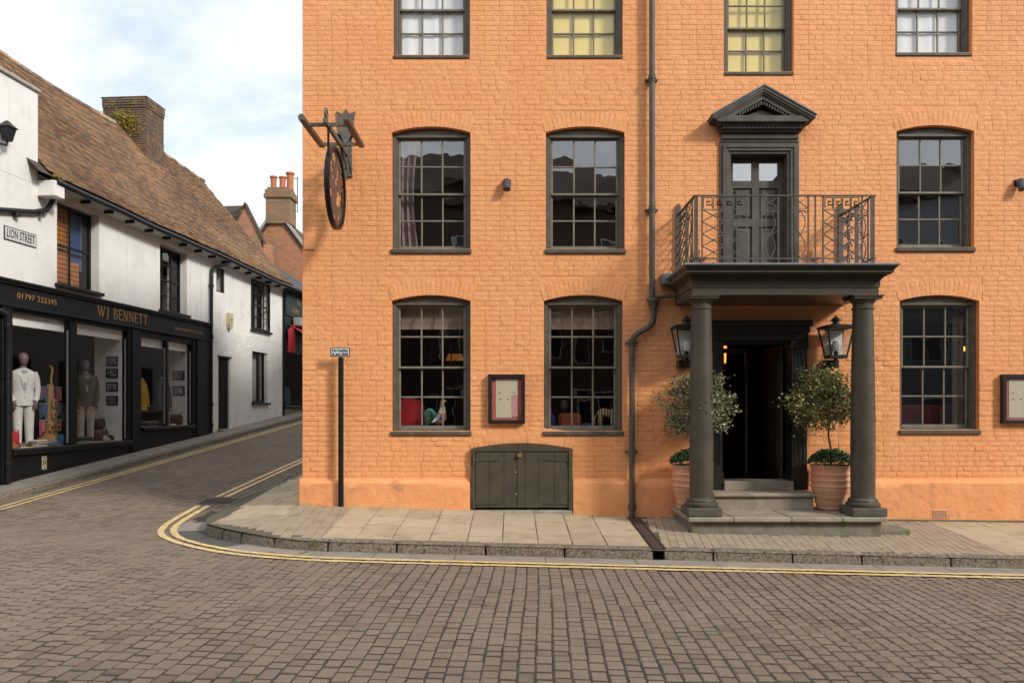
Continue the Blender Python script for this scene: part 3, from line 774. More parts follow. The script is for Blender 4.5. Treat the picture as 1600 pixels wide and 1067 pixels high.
# ------------------------------------------------------------------ porch
PC = 3.685
po = MB()
YA = -1.16                                          # face of the architrave
xa, xb = 2.43, 4.93; zb_ = 3.075
po.box(xa, xb, YA, -.0, zb_, zb_ + .10); po.box(xa - .012, xb + .012, YA - .012, 0, zb_ + .10, zb_ + .19)
for k, (o_, za, zb2) in enumerate(((.03, .19, .215), (.06, .215, .235), (.09, .235, .255), (.16, .255, .272), (.185, .272, .31), (.20, .31, .33), (.225, .33, .352))):
    po.box(xa - o_*.65, xb + o_*.65, YA - o_, -.001 * k, zb_ + za, zb_ + zb2)
porch = po.build('porch', m_dark, bld)
ld = MB(); ld.bbox(xa - .17, xb + .17, YA - .26, -.002, zb_ + .352, zb_ + .385, .01)
for i in range(4): xx = lerp(xa - .2, xb + .2, (i + .6) / 4.3); ld.bbox(xx, xx + .03, YA - .262, -.1, zb_ + .38, zb_ + .398, .01)
ld.bbox(xa - .05, xb + .06, YA - .04, -.004, zb_ + .385, zb_ + .415, .008)
ld.build('lead_roof', m_lead, porch)
MB().bbox(fx(1031), fx(1050), -.22, -.0, fz(447), fz(430), .01).build('lead_flashing', m_lead, porch)
MB().box(xa + .30, xb - .30, YA + .30, -.01, zb_ + .03, zb_ + .10).build('soffit', m_dark, porch)
CY = -.99
for cx in (2.585, 4.79):
    c = MB()
    prof = [(.158, 0), (.160, .3), (.161, .7), (.158, 1.2), (.150, 1.8), (.141, 2.3), (.134, 2.62), (.133, 2.66), (.147, 2.672), (.147, 2.69), (.133, 2.70), (.133, 2.75), (.15, 2.765), (.165, 2.79), (.168, 2.80)]
    zbase = .34
    sc_ = (zb_ - .055 - zbase) / 2.80
    c.lathe([(r, z * sc_) for r, z in prof], (cx, CY, zbase), 40)
    col_ = c.build('column', m_dark, porch, True)
    c = MB(); c.bbox(cx - .19, cx + .19, CY - .19, CY + .19, zb_ - .055, zb_ - .001, .008); c.bbox(cx - .205, cx + .205, CY - .205, CY + .205, zb_ - .022, zb_ - .0015, .004)
    c.build('capital', m_dark, porch)
    c = MB(); c.lathe([(.16, .0), (.215, .005), (.228, .03), (.222, .055), (.195, .068), (.190, .078), (.196, .09), (.188, .108), (.168, .12), (.162, .13)], (cx, CY, .21), 40)
    c.build('base_moulding', m_dark, porch, True)
    MB().bbox(cx - .235, cx + .235, CY - .235, CY + .235, .098, .215, .014).build('plinth_block', m_darkold, porch)
st = MB(); st.bbox(2.35, 5.0, -1.27, -1.21, .035, .10, .014)
slabx = [2.35, 2.95, 3.72, 4.4, 5.0]
step = MB().box(2.42, 4.95, -1.19, .0, -.35, .04).build('porch_step', m_moss, bld)
for a, b in zip(slabx, slabx[1:]):
    for y0, y1 in ((-1.28, -.78), (-.78, -.02)):
        MB().bbox(a + .003, b - .003, y0 + .003, y1 - .003, .036, .098 + rnd(-.003, .003), .012).build('step_slab', m_porchstone, step)
s2 = MB().box(2.90, 4.30, -.50, 0, .09, .285).build('door_step', m_porchstone, bld)
MB().bbox(2.86, 4.345, -.55, -.0, .285, .338, .014).build('tread', m_porchstone, s2)
s3 = MB().bbox(fx(1128), fx(1236), -.13, .35, .33, .47, .012).build('threshold', m_porchstone, bld)
MB().bbox(4.96, 5.42, -1.05, -.62, -.22, z_pave(5.2, -.9) + .055, .02).build('loose_kerb_block', m_moss, bld)
# ground floor doorcase
dc = MB(); x0, x1 = fx(1128), fx(1234)
for a, b in ((x0 - .15, x0), (x1, x1 + .245)):
    dc.bbox(a, b, -.09, .2, .34, .62, .01); dc.bbox(a + .01, b - .01, -.075, .2, .62, 2.42, .006)
    for i in range(3): t = lerp(a + .03, b - .03, (i + .5)/3); dc.bbox(t - .013, t + .013, -.088, -.07, .70, 2.36, .008)
    dc.bbox(a - .006, b + .006, -.10, .2, 2.42, 2.55, .01)
dc.bbox(x0 - .15, x1 + .25, -.085, .2, 2.55, 2.66, .006); dc.bbox(x0 - .17, x1 + .27, -.105, .2, 2.66, 2.76, .01); dc.bbox(x0 - .20, x1 + .30, -.15, 0, 2.76, 2.84, .012)
dc.box(x0, x1, .1, .2, 2.5, 2.56)
doorcase = dc.build('doorcase', M('glossy_black_green', (.020, .019, .017), .35, (.026, .025, .022), 6), bld)
lf = MB(); yb = .28
lf.bbox(x1 - .05, x1 - .005, yb, yb + .82, .47, 2.50, .005)
dl = lf.build('open_door_leaf', m_dark, doorcase)
for z0_, z1_ in ((.62, 1.25), (1.38, 2.3)):
    for k in (0, 1): MB().bbox(x1 - .06, x1 - .048, yb + .09 + k*.36, yb + .37 + k*.36, z0_, z1_, .006).build('door_panel', m_dark, doorcase)
MB().box(x0 + .0, x0 + .045, .25, .33, .47, 2.46).box(x0, lerp(x0, x1, .62), .9, .95, 2.42, 2.5).box(lerp(x0, x1, .60), lerp(x0, x1, .64), .9, .95, .47, 2.42).build('inner_frame', m_dark, doorcase)

# ------------------------------------------------------------------ upper door and pediment
up = MB(); x0, x1 = fx(1140), fx(1231); zt = fz(240)
for o_, y in ((.155, -.035), (.115, -.06), (.07, -.045), (.03, -.02)):
    up.bbox(x0 - o_, x0 - o_ + .045, y, .14, 3.42, zt + o_, .006); up.bbox(x1 + o_ - .045, x1 + o_, y, .14, 3.42, zt + o_, .006); up.bbox(x0 - o_ + .04, x1 + o_ - .04, y, .14, zt + o_ - .045, zt + o_, .006)
zf = zt + .155
up.bbox(x0 - .155, x1 + .155, -.05, 0, zf, zf + .02, .004); up.bbox(x0 - .15, x1 + .15, -.075, 0, zf + .02, zf + .13, .03)
up.bbox(x0 - .17, x1 + .17, -.11, 0, zf + .13, zf + .16, .004)
case = up.build('balcony_doorcase', m_darkold, bld)
dn = MB(); xl, xr = x0 - .165, x1 + .165; nd = 30
for i in range(nd): t = lerp(xl + .02, xr - .02, (i + .5)/nd); dn.box(t - .011, t + .011, -.165, -.10, zf + .165, zf + .205)
dn.build('dentils', m_darkold, case)
pe = MB()
pe.bbox(xl - .02, xr + .02, -.15, 0, zf + .16, zf + .168, .002); pe.bbox(xl - .03, xr + .03, -.18, 0, zf + .205, zf + .235, .006); pe.bbox(xl - .07, xr + .07, -.235, 0, zf + .235, zf + .33, .01)
zc = zf + .33; xc = (xl + xr)/2; hw = (xr - xl)/2 + .05; ph = .365
def rake(off0, off1, y0, grow=0.0):
    """band along both raking sides; offsets measured down from the top slope"""
    for s_ in (-1, 1):
        e = hw + grow
        P = [(xc, zc + ph - off0), (xc + s_*e, zc - off0 + ph - ph*e/hw), (xc + s_*e, zc - off1 + ph - ph*e/hw), (xc, zc + ph - off1)]
        pe.prism(P if s_ < 0 else P[::-1], y0*.75, 0)
rake(-.055, -.005, -.36, .10); rake(-.005, .03, -.34, .07); rake(.03, .06, -.31, .03)
rake(.06, .125, -.285, -.14)
pe.prism([(xc - hw + .35, zc - .001), (xc + hw - .35, zc - .001), (xc, zc + ph - .25)], -.12, 0)
pe.prism([(xc - hw + .2, zc), (xc + hw - .2, zc), (xc, zc + ph - .12)], -.05, 0)
pedi = pe.build('pediment', m_darkold, bld)
rd = MB()
for s_ in (-1, 1):
    for i in range(9):
        t = (i + .6)/10; x = xc + s_*(hw - .26)*(t); z = zc + (ph - .17) * (1 - t) + .0
        rd.box(x - .011, x + .011, -.20, -.04, z - .02, z + .03)
rd.build('raking_dentils', m_darkold, pedi)
le = MB()
for s_ in (-1, 1):
    e = hw + .115; P = [(xc, zc + ph + .055), (xc + s_*e, zc + .055 + ph - ph*e/hw), (xc + s_*e, zc + .075 + ph - ph*e/hw), (xc, zc + ph + .078)]
    le.prism(P if s_ > 0 else P[::-1], -.285, 0)
le.build('lead_capping', m_lead, pedi)
# the six panel door
d = MB(); yd = .16; xm = (x0 + x1)/2; Z = [3.42, 3.55, 4.35, 4.47, 4.98, 5.08, 5.26, zt]
Z = [3.42, 3.58, 4.28, 4.40, 4.86, 4.97, 5.24, zt]
d.bbox(x0 - .03, x0 + .095, yd, yd + .05, Z[0], zt, .004); d.bbox(x1 - .095, x1 + .03, yd, yd + .05, Z[0], zt, .004); d.bbox(xm - .055, xm + .055, yd, yd + .05, Z[0], zt, .004)
for a, b in ((0, 1), (2, 3), (4, 5), (6, 7)):
    for p, q in ((x0 + .095, xm - .055), (xm + .055, x1 - .095)): d.box(p, q, yd + .001, yd + .049, Z[a], Z[b])
door = d.build('balcony_door', m_darkold, bld)
for p, q in ((x0 + .095, xm - .055), (xm + .055, x1 - .095)):
    for a, b in ((1, 2), (3, 4)):
        pn = MB(); pn.box(p, q, yd + .03, yd + .045, Z[a], Z[b])
        i_ = .05; vs = [(p + .012, yd + .03, Z[a] + .012), (q - .012, yd + .03, Z[a] + .012), (q - .012, yd + .03, Z[b] - .012), (p + .012, yd + .03, Z[b] - .012)]
        vs += [(p + i_, yd + .006, Z[a] + i_), (q - i_, yd + .006, Z[a] + i_), (q - i_, yd + .006, Z[b] - i_), (p + i_, yd + .006, Z[b] - i_)]
        pn.add(vs, [(4,5,6,7)] + [(i, (i+1) % 4, 4 + (i+1) % 4, 4+i) for i in range(4)]); pn.build('door_panel', m_darkold, door)
    MB().box(p, q, yd + .02, yd + .024, Z[5], Z[6]).build('pane', glass('door_light_glass', .35), door)
hk = MB(); hk.tube([(xm + .028*math.cos(t*.5236), yd - .012, zt - .055 + .028*math.sin(t*.5236)) for t in range(13)], .006, 6); hk.build('ring', m_iron, door)

# ------------------------------------------------------------------ balcony railing
YB = -1.12; zt_, zb2 = fz(306, YB), fz(404, YB); zr0 = zb_ + .40
XB = lambda px: fx(px, YB)
r0, r1 = XB(1086), XB(1365)
rail = MB()
rail.box(r0 - .02, r1 + .03, YB - .02, YB + .02, zt_ - .008, zt_ + .008); rail.box(r0 - .02, r1 + .03, YB - .012, YB + .012, zb2 - .008, zb2 + .008)
for xx in (r0, r1): rail.box(xx - .018, xx + .018, YB + .02, -.0, zt_ - .008, zt_ + .008); rail.box(xx - .012, xx + .012, YB + .012, 0, zb2 - .008, zb2 + .008)
railing = rail.build('balcony_railing', m_iron, bld)
def barz(x, y, a=.010, z0=zr0, z1=None):
    MB().box(x - a, x + a, y - a, y + a, z0, (z1 or zt_) - .0085).build('baluster', m_iron, railing)
for px in (1097, 1167, 1190, 1216, 1238, 1263, 1274, 1286, 1347): barz(XB(px), YB, .0095)
for xx in (r0, r0 + .028, r1, r1 - .028): barz(xx, YB, .012)
def key(xa, xb, y, za, zb, n, ax='x'):
    P = []; s_ = (xb - xa)/n; h = zb - za
    for i in range(n):
        o_ = xa + i*s_
        P += [(o_, za), (o_, zb), (o_ + s_*.86, zb), (o_ + s_*.86, za + h*.28), (o_ + s_*.36, za + h*.28), (o_ + s_*.36, za + h*.62), (o_ + s_*.60, za + h*.62), (o_ + s_*.60, za + h*.50)]
        P += [(o_ + s_*.60, za + h*.62), (o_ + s_*.36, za + h*.62), (o_ + s_*.36, za + h*.28), (o_ + s_*.86, za + h*.28), (o_ + s_*.86, za)]
    P.append((xb, za)); m = MB()
    for p, q in zip(P, P[1:]):
        A = (p[0], y, p[1]) if ax == 'x' else (y, p[0], p[1]); B = (q[0], y, q[1]) if ax == 'x' else (y, q[0], q[1]); m.bar(A, B, .008)
    m.build('greek_key_band', m_iron, railing)
def lattice(xa, xb, y, za, zb, n, ax='x'):
    m = MB(); h = (zb - za)/n
    f = (lambda a, z: (a, y, z)) if ax == 'x' else (lambda a, z: (y, a, z))
    for i in range(-1, n):
        for s_ in (0, 1):
            z0_, z1_ = (za + i*h, za + (i+2)*h); p0, p1 = (xa, xb) if s_ else (xb, xa)
            a0, b0, a1, b1 = p0, z0_, p1, z1_
            if b0 < za: t = (za - b0)/(b1 - b0); a0 = lerp(a0, a1, t); b0 = za
            if b1 > zb: t = (zb - b0)/(b1 - b0); a1 = lerp(a0, a1, t); b1 = zb
            m.bar(f(a0, b0), f(a1, b1), .0095)
    m.bar(f(xa, zb), f(xb, zb), .008); m.build('lattice', m_iron, railing)
def ovals(xa, xb, y, ax='x'):
    m = MB(); c = (xa + xb)/2; w2 = (xb - xa)/2
    f = (lambda a, z: (a, y, z)) if ax == 'x' else (lambda a, z: (y, a, z))
    zk = zt_ - .17
    for z in (zk, zk - .03): m.bar(f(xa, z), f(xb, z), .007)
    for s_ in (-1, 1): m.bar(f(c - s_*w2, zt_ - .01), f(c + s_*w2, zk), .007)
    H = (zk - .03 - zb2)/2
    for k in range(2):
        z0_ = zb2 + k*H
        for s_ in (-1, 1):
            P = [f(c + s_*w2*.62*math.sin(t*math.pi/10), z0_ + H*t/10) for t in range(11)]; m.tube(P, .0075, 5)
        for s_ in (-1, 1): m.bar(f(c, z0_ + H - .001), f(c + s_*w2, z0_ + H + .05 * (k == 0) - .03 * (k == 1)), .007)
    m.build('oval_panel', m_iron, railing)
kz0, kz1 = zt_ - .165, zt_ - .025
key(XB(1099), XB(1163), YB, kz0, kz1, 4); key(XB(1289), XB(1344), YB, kz0, kz1, 4)
lattice(XB(1097), XB(1167), YB, zb2, zt_ - .185, 4); lattice(XB(1286), XB(1347), YB, zb2, zt_ - .185, 4)
ovals(XB(1190), XB(1216), YB); ovals(XB(1238), XB(1263), YB)
for xx, sd in ((r0, 0), (r1, 1)):
    MB().box(xx - .035, xx + .035, -.045, .0, zr0, zt_ + .12).prism([(xx - .035, zt_ + .12), (xx + .035, zt_ + .12), (xx, zt_ + .17)], -.045, 0).build('wall_post', m_iron, railing)
    for y in (-.55, -.62, -.95): MB().box(xx - .01, xx + .01, y - .01, y + .01, zr0, zt_ - .0085).build('baluster', m_iron, railing)
    if sd == 0: lattice(-.55, -.05, xx, zb2, zt_ - .185, 5, 'y'); key(-.52, -.08, xx, kz0, kz1, 3, 'y'); ovals(-.93, -.64, xx, 'y')
    else:
        ovals(-.93, -.64, xx, 'y'); sc2 = MB()
        for k, zz in enumerate((zb2 + .12, zb2 + .30, zb2 + .48, zb2 + .66)):
            for s_ in (-1, 1):
                P = [(xx, -.30 + s_*(.02 + .11*(1 - t/14)*math.cos(t*.55)), zz + .10*(1 - t/18)*math.sin(t*.55)) for t in range(15)]
                sc2.tube(P, [.011 - .0004*t for t in range(15)], 5)
        sc2.tube([(xx, -.30 + .03*math.sin(i*.9), lerp(zb2, zt_, i/12)) for i in range(13)], .012, 5)
        sc2.build('scroll_panel', m_iron, railing); key(-.52, -.08, xx, kz0, kz1, 3, 'y')
# ------------------------------------------------------------------ text and letters
def text_obj(s, size, mat, parent, name, mtx, sx=1.0, ext=.002, align='CENTER', off=0.0, fit=None, space=1.0):
    cu = bpy.data.curves.new('t', 'FONT'); cu.body = s; cu.size = size; cu.extrude = ext; cu.align_x = align; cu.align_y = 'CENTER'; cu.resolution_u = 3; cu.offset = off; cu.space_character = space
    o = bpy.data.objects.new('t', cu); col.objects.link(o)
    dg = bpy.context.evaluated_depsgraph_get(); dg.update()
    me = bpy.data.meshes.new_from_object(o.evaluated_get(dg)); bpy.data.objects.remove(o); bpy.data.curves.remove(cu)
    if fit: xs = [v.co.x for v in me.vertices]; sx = fit / (max(xs) - min(xs))
    me.transform(mtx @ Matrix.Diagonal((sx, 1, 1, 1))); me.materials.clear(); me.materials.append(mat)
    r = bpy.data.objects.new(name, me); col.objects.link(r); put(r, parent); return r
FRONT = lambda x, y, z: Matrix.Translation((x, y, z)) @ Matrix.Rotation(R(90), 4, 'X')
_p = Matrix(((UD.x, 0, ND.x, 0), (UD.y, 0, ND.y, 0), (0, 1, 0, 0), (0, 0, 0, 1)))    # text facing out of the white building's wall
def WALLM(u, n, z): return Matrix.Translation(TW(u, n, z)) @ _p
def serif_word(word, h, T, mat, parent, name, gap=.16):
    """capital serif letters drawn as strokes; T(a, z) gives a point, a along the word"""
    S = {'W': ([((0,1),(.28,0),1),((.28,0),(.5,.95),0),((.5,.95),(.74,0),1),((.74,0),(1.02,1),0)], 1.02, [(0,1),(.5,.97),(1.02,1)]),
         'J': ([((.30,1),(.30,-.05),1),((.30,-.02),(.20,-.22),0),((.20,-.22),(.02,-.20),0),((.02,-.22),(.02,-.08),0)], .44, [(.30,1)]),
         'B': ([((.1,0),(.1,1),1),((.1,1),(.42,.96),0),((.42,.96),(.52,.76),1),((.52,.76),(.1,.54),0),((.1,.54),(.5,.48),0),((.5,.48),(.6,.25),1),((.6,.25),(.45,.02),0),((.45,.02),(.1,0),0)], .62, []),
         'E': ([((.1,0),(.1,1),1),((.1,1),(.55,1),0),((.1,.52),(.42,.52),0),((.1,0),(.58,0),0),((.55,1),(.55,.84),0),((.58,0),(.58,.18),0),((.42,.6),(.42,.44),0)], .60, []),
         'N': ([((.1,0),(.1,1),0),((.1,1),(.68,0),1),((.68,0),(.68,1),0)], .78, [(.1,0),(.68,1),(.05,1)]),
         'T': ([((.34,0),(.34,1),1),((0,1),(.68,1),0),((0,1),(0,.82),0),((.68,1),(.68,.82),0)], .68, [(.34,0)]), ' ': ([], .45, [])}
    x = 0; m = MB()
    def quad(p, q, w_):
        d_ = Vector((q[0]-p[0], q[1]-p[1])); d_.normalize(); nn = Vector((-d_.y, d_.x)) * w_/2
        m.add([T((p[0]+nn.x)*h, (p[1]+nn.y)*h), T((q[0]+nn.x)*h, (q[1]+nn.y)*h), T((q[0]-nn.x)*h, (q[1]-nn.y)*h), T((p[0]-nn.x)*h, (p[1]-nn.y)*h)], [(0,1,2,3)])
    for ch in word:
        st_, w_, se = S[ch]
        for p, q, thick in st_: quad((p[0]+x, p[1]), (q[0]+x, q[1]), .15 if thick else .075)
        for p in se: quad((p[0]+x-.12, p[1]), (p[0]+x+.12, p[1]), .06)
        x += w_ + gap
    return m.build(name, mat, parent), x * h

# ------------------------------------------------------------------ drainpipe
pipe = thing('drainpipe', 'tall dark cast iron drainpipe bending round beside the porch', 'drainpipe', (fx(1017), -.08, 0))
X1, X2 = fx(1017), fx(986); yp = -.10
m = MB(); m.tube([(X1, yp, ZT), (X1, yp, fz(470))], .043, 14); m.build('upper_pipe', m_darkold, pipe, True)
m = MB(); m.lathe([(.045, 0), (.055, .03), (.085, .12), (.10, .13), (.10, .17), (.05, .18)], (X1 + .02, yp, fz(486)), 14); m.build('hopper', m_darkold, pipe, True)
P = [(X1 + .02, yp, fz(484)), (X1 + .025, yp, fz(495)), (X1 + .01, yp, fz(505)), (X1 - .06, yp, fz(513)), (X2 + .11, yp, fz(520)), (X2 + .03, yp, fz(527)), (X2, yp, fz(540)), (X2, yp, fz(560))]
m = MB(); m.tube(P, .045, 14); m.build('bend', m_darkold, pipe, True)
m = MB(); m.tube([(X2, yp, fz(556)), (X2, yp, z_wall(X2) + .0)], .043, 14); m.build('lower_pipe', m_darkold, pipe, True)
m = MB(); m.tube([(X1 + .03, yp, fz(470)), (X1 + .05, yp, fz(466)), (X1 + .12, yp, fz(465)), (X1 + .34, yp - .02, fz(464))], .030, 10); m.build('branch_pipe', m_darkold, pipe, True)
for x, py in ((X1, 128), (X1, 330), (X1, -60), (X2, 536), (X2, 705), (X2, 790)):
    z = fz(py); m = MB(); m.lathe([(.044, -.05), (.052, -.045), (.052, -.012), (.062, -.01), (.062, .012), (.052, .014), (.055, .05), (.044, .052)], (x, yp, z), 14)
    m.box(x - .095, x + .095, -.07, -.01, z - .012, z + .012); m.build('collar', m_darkold, pipe, True)
# ------------------------------------------------------------------ hanging sign
hx = -2.455; az = 5.32
hs = thing('hanging_sign', 'round openwork sign hanging from an iron bracket high on the orange wall', 'sign', (hx, 0, 4.1))
m_bracket = M('weathered_bracket', (.085, .078, .066), .6, (.15, .135, .11), 14, bump=.002, bscale=60, stain=((.10, .05, .03), 9, .6, .72, .6))
pw = .10
P = [(-.10, 4.98), (-.07, 5.03), (-.10, 5.10), (-.085, 5.20), (-.085, 5.60), (-.14, 5.62), (-.10, 5.66), (-.12, 5.86), (-.14, 5.95), (-.05, 5.91), (0, 5.99), (.05, 5.91), (.14, 5.95), (.12, 5.86), (.10, 5.66), (.14, 5.62), (.085, 5.60), (.085, 5.20), (.10, 5.10), (.07, 5.03), (.10, 4.98), (.03, 4.99), (0, 4.93), (-.03, 4.99)]
m = MB(); n = len(P); pxx = fx(541)
for p, q in zip(P, P[1:] + P[:1]):       # fan: the outline is star shaped about its middle
    m.add([(pxx, -.03, 5.42), (pxx + p[0], -.03, p[1]), (pxx + q[0], -.03, q[1])], [(0,1,2)])
    m.add([(pxx + p[0], -.03, p[1]), (pxx + p[0], .01, p[1]), (pxx + q[0], .01, q[1]), (pxx + q[0], -.03, q[1])], [(0,1,2,3)])
m.build('wall_plate', m_bracket, hs)
m = MB(); m.box(hx - .022, hx + .022, -1.45, -.02, az - .03, az + .03); m.build('arm', m_bracket, hs)
m = MB()
for y in (-.10, -1.36):
    m.tube([(hx, y + .07*(1 - t/20)*math.cos(t*.5), az + .11 + .08*(1 - t/20)*math.sin(t*.5)) for t in range(-3, 13)], .018, 6)
m.tube([(hx, -.03, az - .22), (hx, -.13, az - .17), (hx, -.24, az - .03)], .012, 6)
m.build('scroll', m_bracket, hs, True)
for y in (-1.24, -.44): MB().box(hx - .27, hx + .27, y - .02, y + .02, az - .012, az + .032).build('cross_bar', m_bracket, hs)
for sx in (-.285, .285):
    m = MB(); c = hx + sx; m.prism([(c - .035, az - .02), (c + .035, az - .02), (c + .045, az + .02), (c + .02, az + .055), (c - .02, az + .055), (c - .045, az + .02)], -1.52, -.36)
    t = m.build('trough_light', M('bronze_trough', (.16, .11, .075), .5, (.11, .08, .055), 12), hs)
cy, cz, rr = -.78, 4.60, .535
for y in (-1.22, -.36): MB().box(hx - .013, hx + .013, y - .013, y + .013, cz + math.sqrt(max(.001, rr**2 - (y - cy)**2)) - .03, az).build('hanger', m_black, hs)
m = MB(); nn_ = 48
prof = [(rr + .012, -.035), (rr + .012, .035), (rr - .03, .035), (rr - .03, -.035)]
vs = [(hx + w_, cy + r_*math.cos(2*math.pi*k/nn_), cz + r_*1.03*math.sin(2*math.pi*k/nn_)) for k in range(nn_) for r_, w_ in prof]
m.add(vs, [(k*4 + i, k*4 + (i+1) % 4, ((k+1) % nn_)*4 + (i+1) % 4, ((k+1) % nn_)*4 + i) for k in range(nn_) for i in range(4)])
m.build('ring', m_black, hs)
m = MB(); g_ = 40; random.seed(21)
for i in range(g_):                                 # cut metal figure: plate cells kept by a pattern, the rest is open
    for j in range(g_):
        y0, z0 = -1 + 2*i/g_, -1 + 2*j/g_; yc, zc_ = y0 + 1/g_, z0 + 1/g_
        if yc*yc + zc_*zc_ > .93: continue
        q = noise.noise(Vector((yc*3.6, zc_*2.8, 2.2))) + .35*noise.noise(Vector((yc*9, zc_*8, 4.2))) - .35*abs(yc) + .08
        if q > -.02 or .86 < yc*yc + zc_*zc_: m.box(hx - .006, hx + .006, cy + y0*rr*.96, cy + (y0 + 2/g_)*rr*.96, cz + z0*rr*.98, cz + (z0 + 2/g_)*rr*.98)
m.build('cut_metal_panel', M('rust_panel', (.16, .075, .045), .7, (.10, .05, .035), 9), hs)
# ------------------------------------------------------------------ wall spotlights
for px, lab in ((792, 'small black spotlight on the wall between the first floor windows'), (1590, 'small black spotlight on the wall at the right edge of the picture')):
    x = fx(px); z = fz(291); t = thing('wall_spotlight', lab, 'spotlight', (x, 0, z), 'wall spotlights')
    MB().bbox(x - .06, x + .06, -.03, .0, z + .0, z + .09, .008).build('back_plate', m_black, t)
    m = MB(); P0, P1 = Vector((x, -.05, z + .08)), Vector((x, -.12, z - .08)); m.tube([P0, P0.lerp(P1, .1), P1], [.04, .055, .055], 14); m.build('lamp_body', M('dark_grey_metal', (.045, .05, .055), .45), t, True)
    m = MB(); m.tube([P1, P1 + (P1 - P0)*.02], [.045, .045], 14); m.build('lens', M('dark_lens', (.02, .02, .02), .1), t)
# ------------------------------------------------------------------ menu cases
def paper_mat(name, base, ink, sc_=120, seed=0.0):
    m = bpy.data.materials.new(name); m.use_nodes = True; N = m.node_tree.nodes; L = m.node_tree.links; b = N['Principled BSDF']; b.inputs['Roughness'].default_value = .7
    g = N.new('ShaderNodeNewGeometry'); s = N.new('ShaderNodeSeparateXYZ'); L.new(g.outputs['Position'], s.inputs[0])
    mu = N.new('ShaderNodeMath'); mu.operation = 'MULTIPLY'; mu.inputs[1].default_value = sc_; L.new(s.outputs[2], mu.inputs[0])
    fr = N.new('ShaderNodeMath'); fr.operation = 'FRACT'; L.new(mu.outputs[0], fr.inputs[0])
    gt = N.new('ShaderNodeMath'); gt.operation = 'LESS_THAN'; gt.inputs[1].default_value = .45; L.new(fr.outputs[0], gt.inputs[0])
    fl_ = N.new('ShaderNodeMath'); fl_.operation = 'FLOOR'; L.new(mu.outputs[0], fl_.inputs[0])
    cb_ = N.new('ShaderNodeCombineXYZ'); L.new(s.outputs[0], cb_.inputs[0]); L.new(fl_.outputs[0], cb_.inputs[1]); cb_.inputs[2].default_value = seed
    mp = N.new('ShaderNodeMapping'); mp.inputs['Scale'].default_value = (26, .77, 1); L.new(cb_.outputs[0], mp.inputs[0])
    n = N.new('ShaderNodeTexNoise'); n.inputs['Scale'].default_value = 1; n.inputs['Detail'].default_value = 3; L.new(mp.outputs[0], n.inputs['Vector'])
    g2 = N.new('ShaderNodeMath'); g2.operation = 'GREATER_THAN'; g2.inputs[1].default_value = .49; L.new(n.outputs[0], g2.inputs[0])
    an = N.new('ShaderNodeMath'); an.operation = 'MULTIPLY'; L.new(gt.outputs[0], an.inputs[0]); L.new(g2.outputs[0], an.inputs[1])
    mi = N.new('ShaderNodeMix'); mi.data_type = 'RGBA'; L.new(an.outputs[0], mi.inputs[0]); mi.inputs[6].default_value = (*base, 1); mi.inputs[7].default_value = (*ink, 1); L.new(mi.outputs[2], b.inputs['Base Color']); return m
m_menu = paper_mat('printed_menu', (.64, .56, .41), (.55, .48, .345), 62); m_menu2 = paper_mat('pink_menu', (.60, .30, .30), (.54, .25, .26), 70, 4.)
m_red = M('red_backing', (.50, .11, .085), .7, (.56, .15, .12), 8); m_case = M('dark_brown_case', (.018, .012, .010), .4); m_ink = M('menu_ink', (.10, .09, .08), .8)
for px, lab in ((763, 'black framed menu case with red backing between two ground floor windows'), (1562, 'black framed menu case cut off by the right edge of the picture')):
    x0 = fx(px); x1 = x0 + .545; z0, z1 = fz(661.5), fz(585); t = thing('menu_case', lab, 'menu board', (x0 + .27, 0, z0), 'menu cases on the wall')
    f = .055; m = MB(); m.bbox(x0, x0 + f, -.09, 0, z0, z1, .006); m.bbox(x1 - f, x1, -.09, 0, z0, z1, .006); m.bbox(x0 + f, x1 - f, -.089, 0, z0, z0 + f, .006); m.bbox(x0 + f, x1 - f, -.089, 0, z1 - f, z1, .006); m.build('frame', m_case, t)
    MB().box(x0 + f, x1 - f, -.035, -.005, z0 + f, z1 - f).build('backing', m_red, t)
    a, b, c_, d_ = x0 + .112, x1 - .105, z0 + .085, z1 - .075; s_ = lerp(a, b, .71); zz = lerp(c_, d_, .585)
    MB().box(a, b, -.041, -.037, zz, d_).build('menu_sheet', m_menu, t); MB().box(a, s_, -.0405, -.037, c_, zz - .001).build('menu_sheet', m_menu, t); MB().box(s_ + .003, b, -.0400, -.037, c_ + .02, zz - .006).build('menu_sheet', m_menu2, t)
    for ux, uz in ((.18, .66), (.82, .67), (.2, .50), (.54, .50)):
        X, Z_ = lerp(a, b, ux), lerp(c_, d_, uz); g = MB(); g.tube([(X + .014*math.cos(k), -.042, Z_ + .012*math.sin(k)) for k in [2.6 + i*.45 for i in range(10)]], .0028, 5); g.bar((X, -.042, Z_ - .012), (X + .01, -.042, Z_ - .026), .003); g.build('ornament', m_ink, t)
    MB().box(x0 + f, x1 - f, -.082, -.079, z0 + f, z1 - f).build('glass', glass('menu_glass', .05, wav=0), t)
    for X in (x0 + f + .012, x1 - f - .02):
        for Z_ in (z0 + f + .012, z1 - f - .015): MB().ball((X, -.042, Z_), .005, .004, .005, 6, 5).build('pin', m_menu, t)
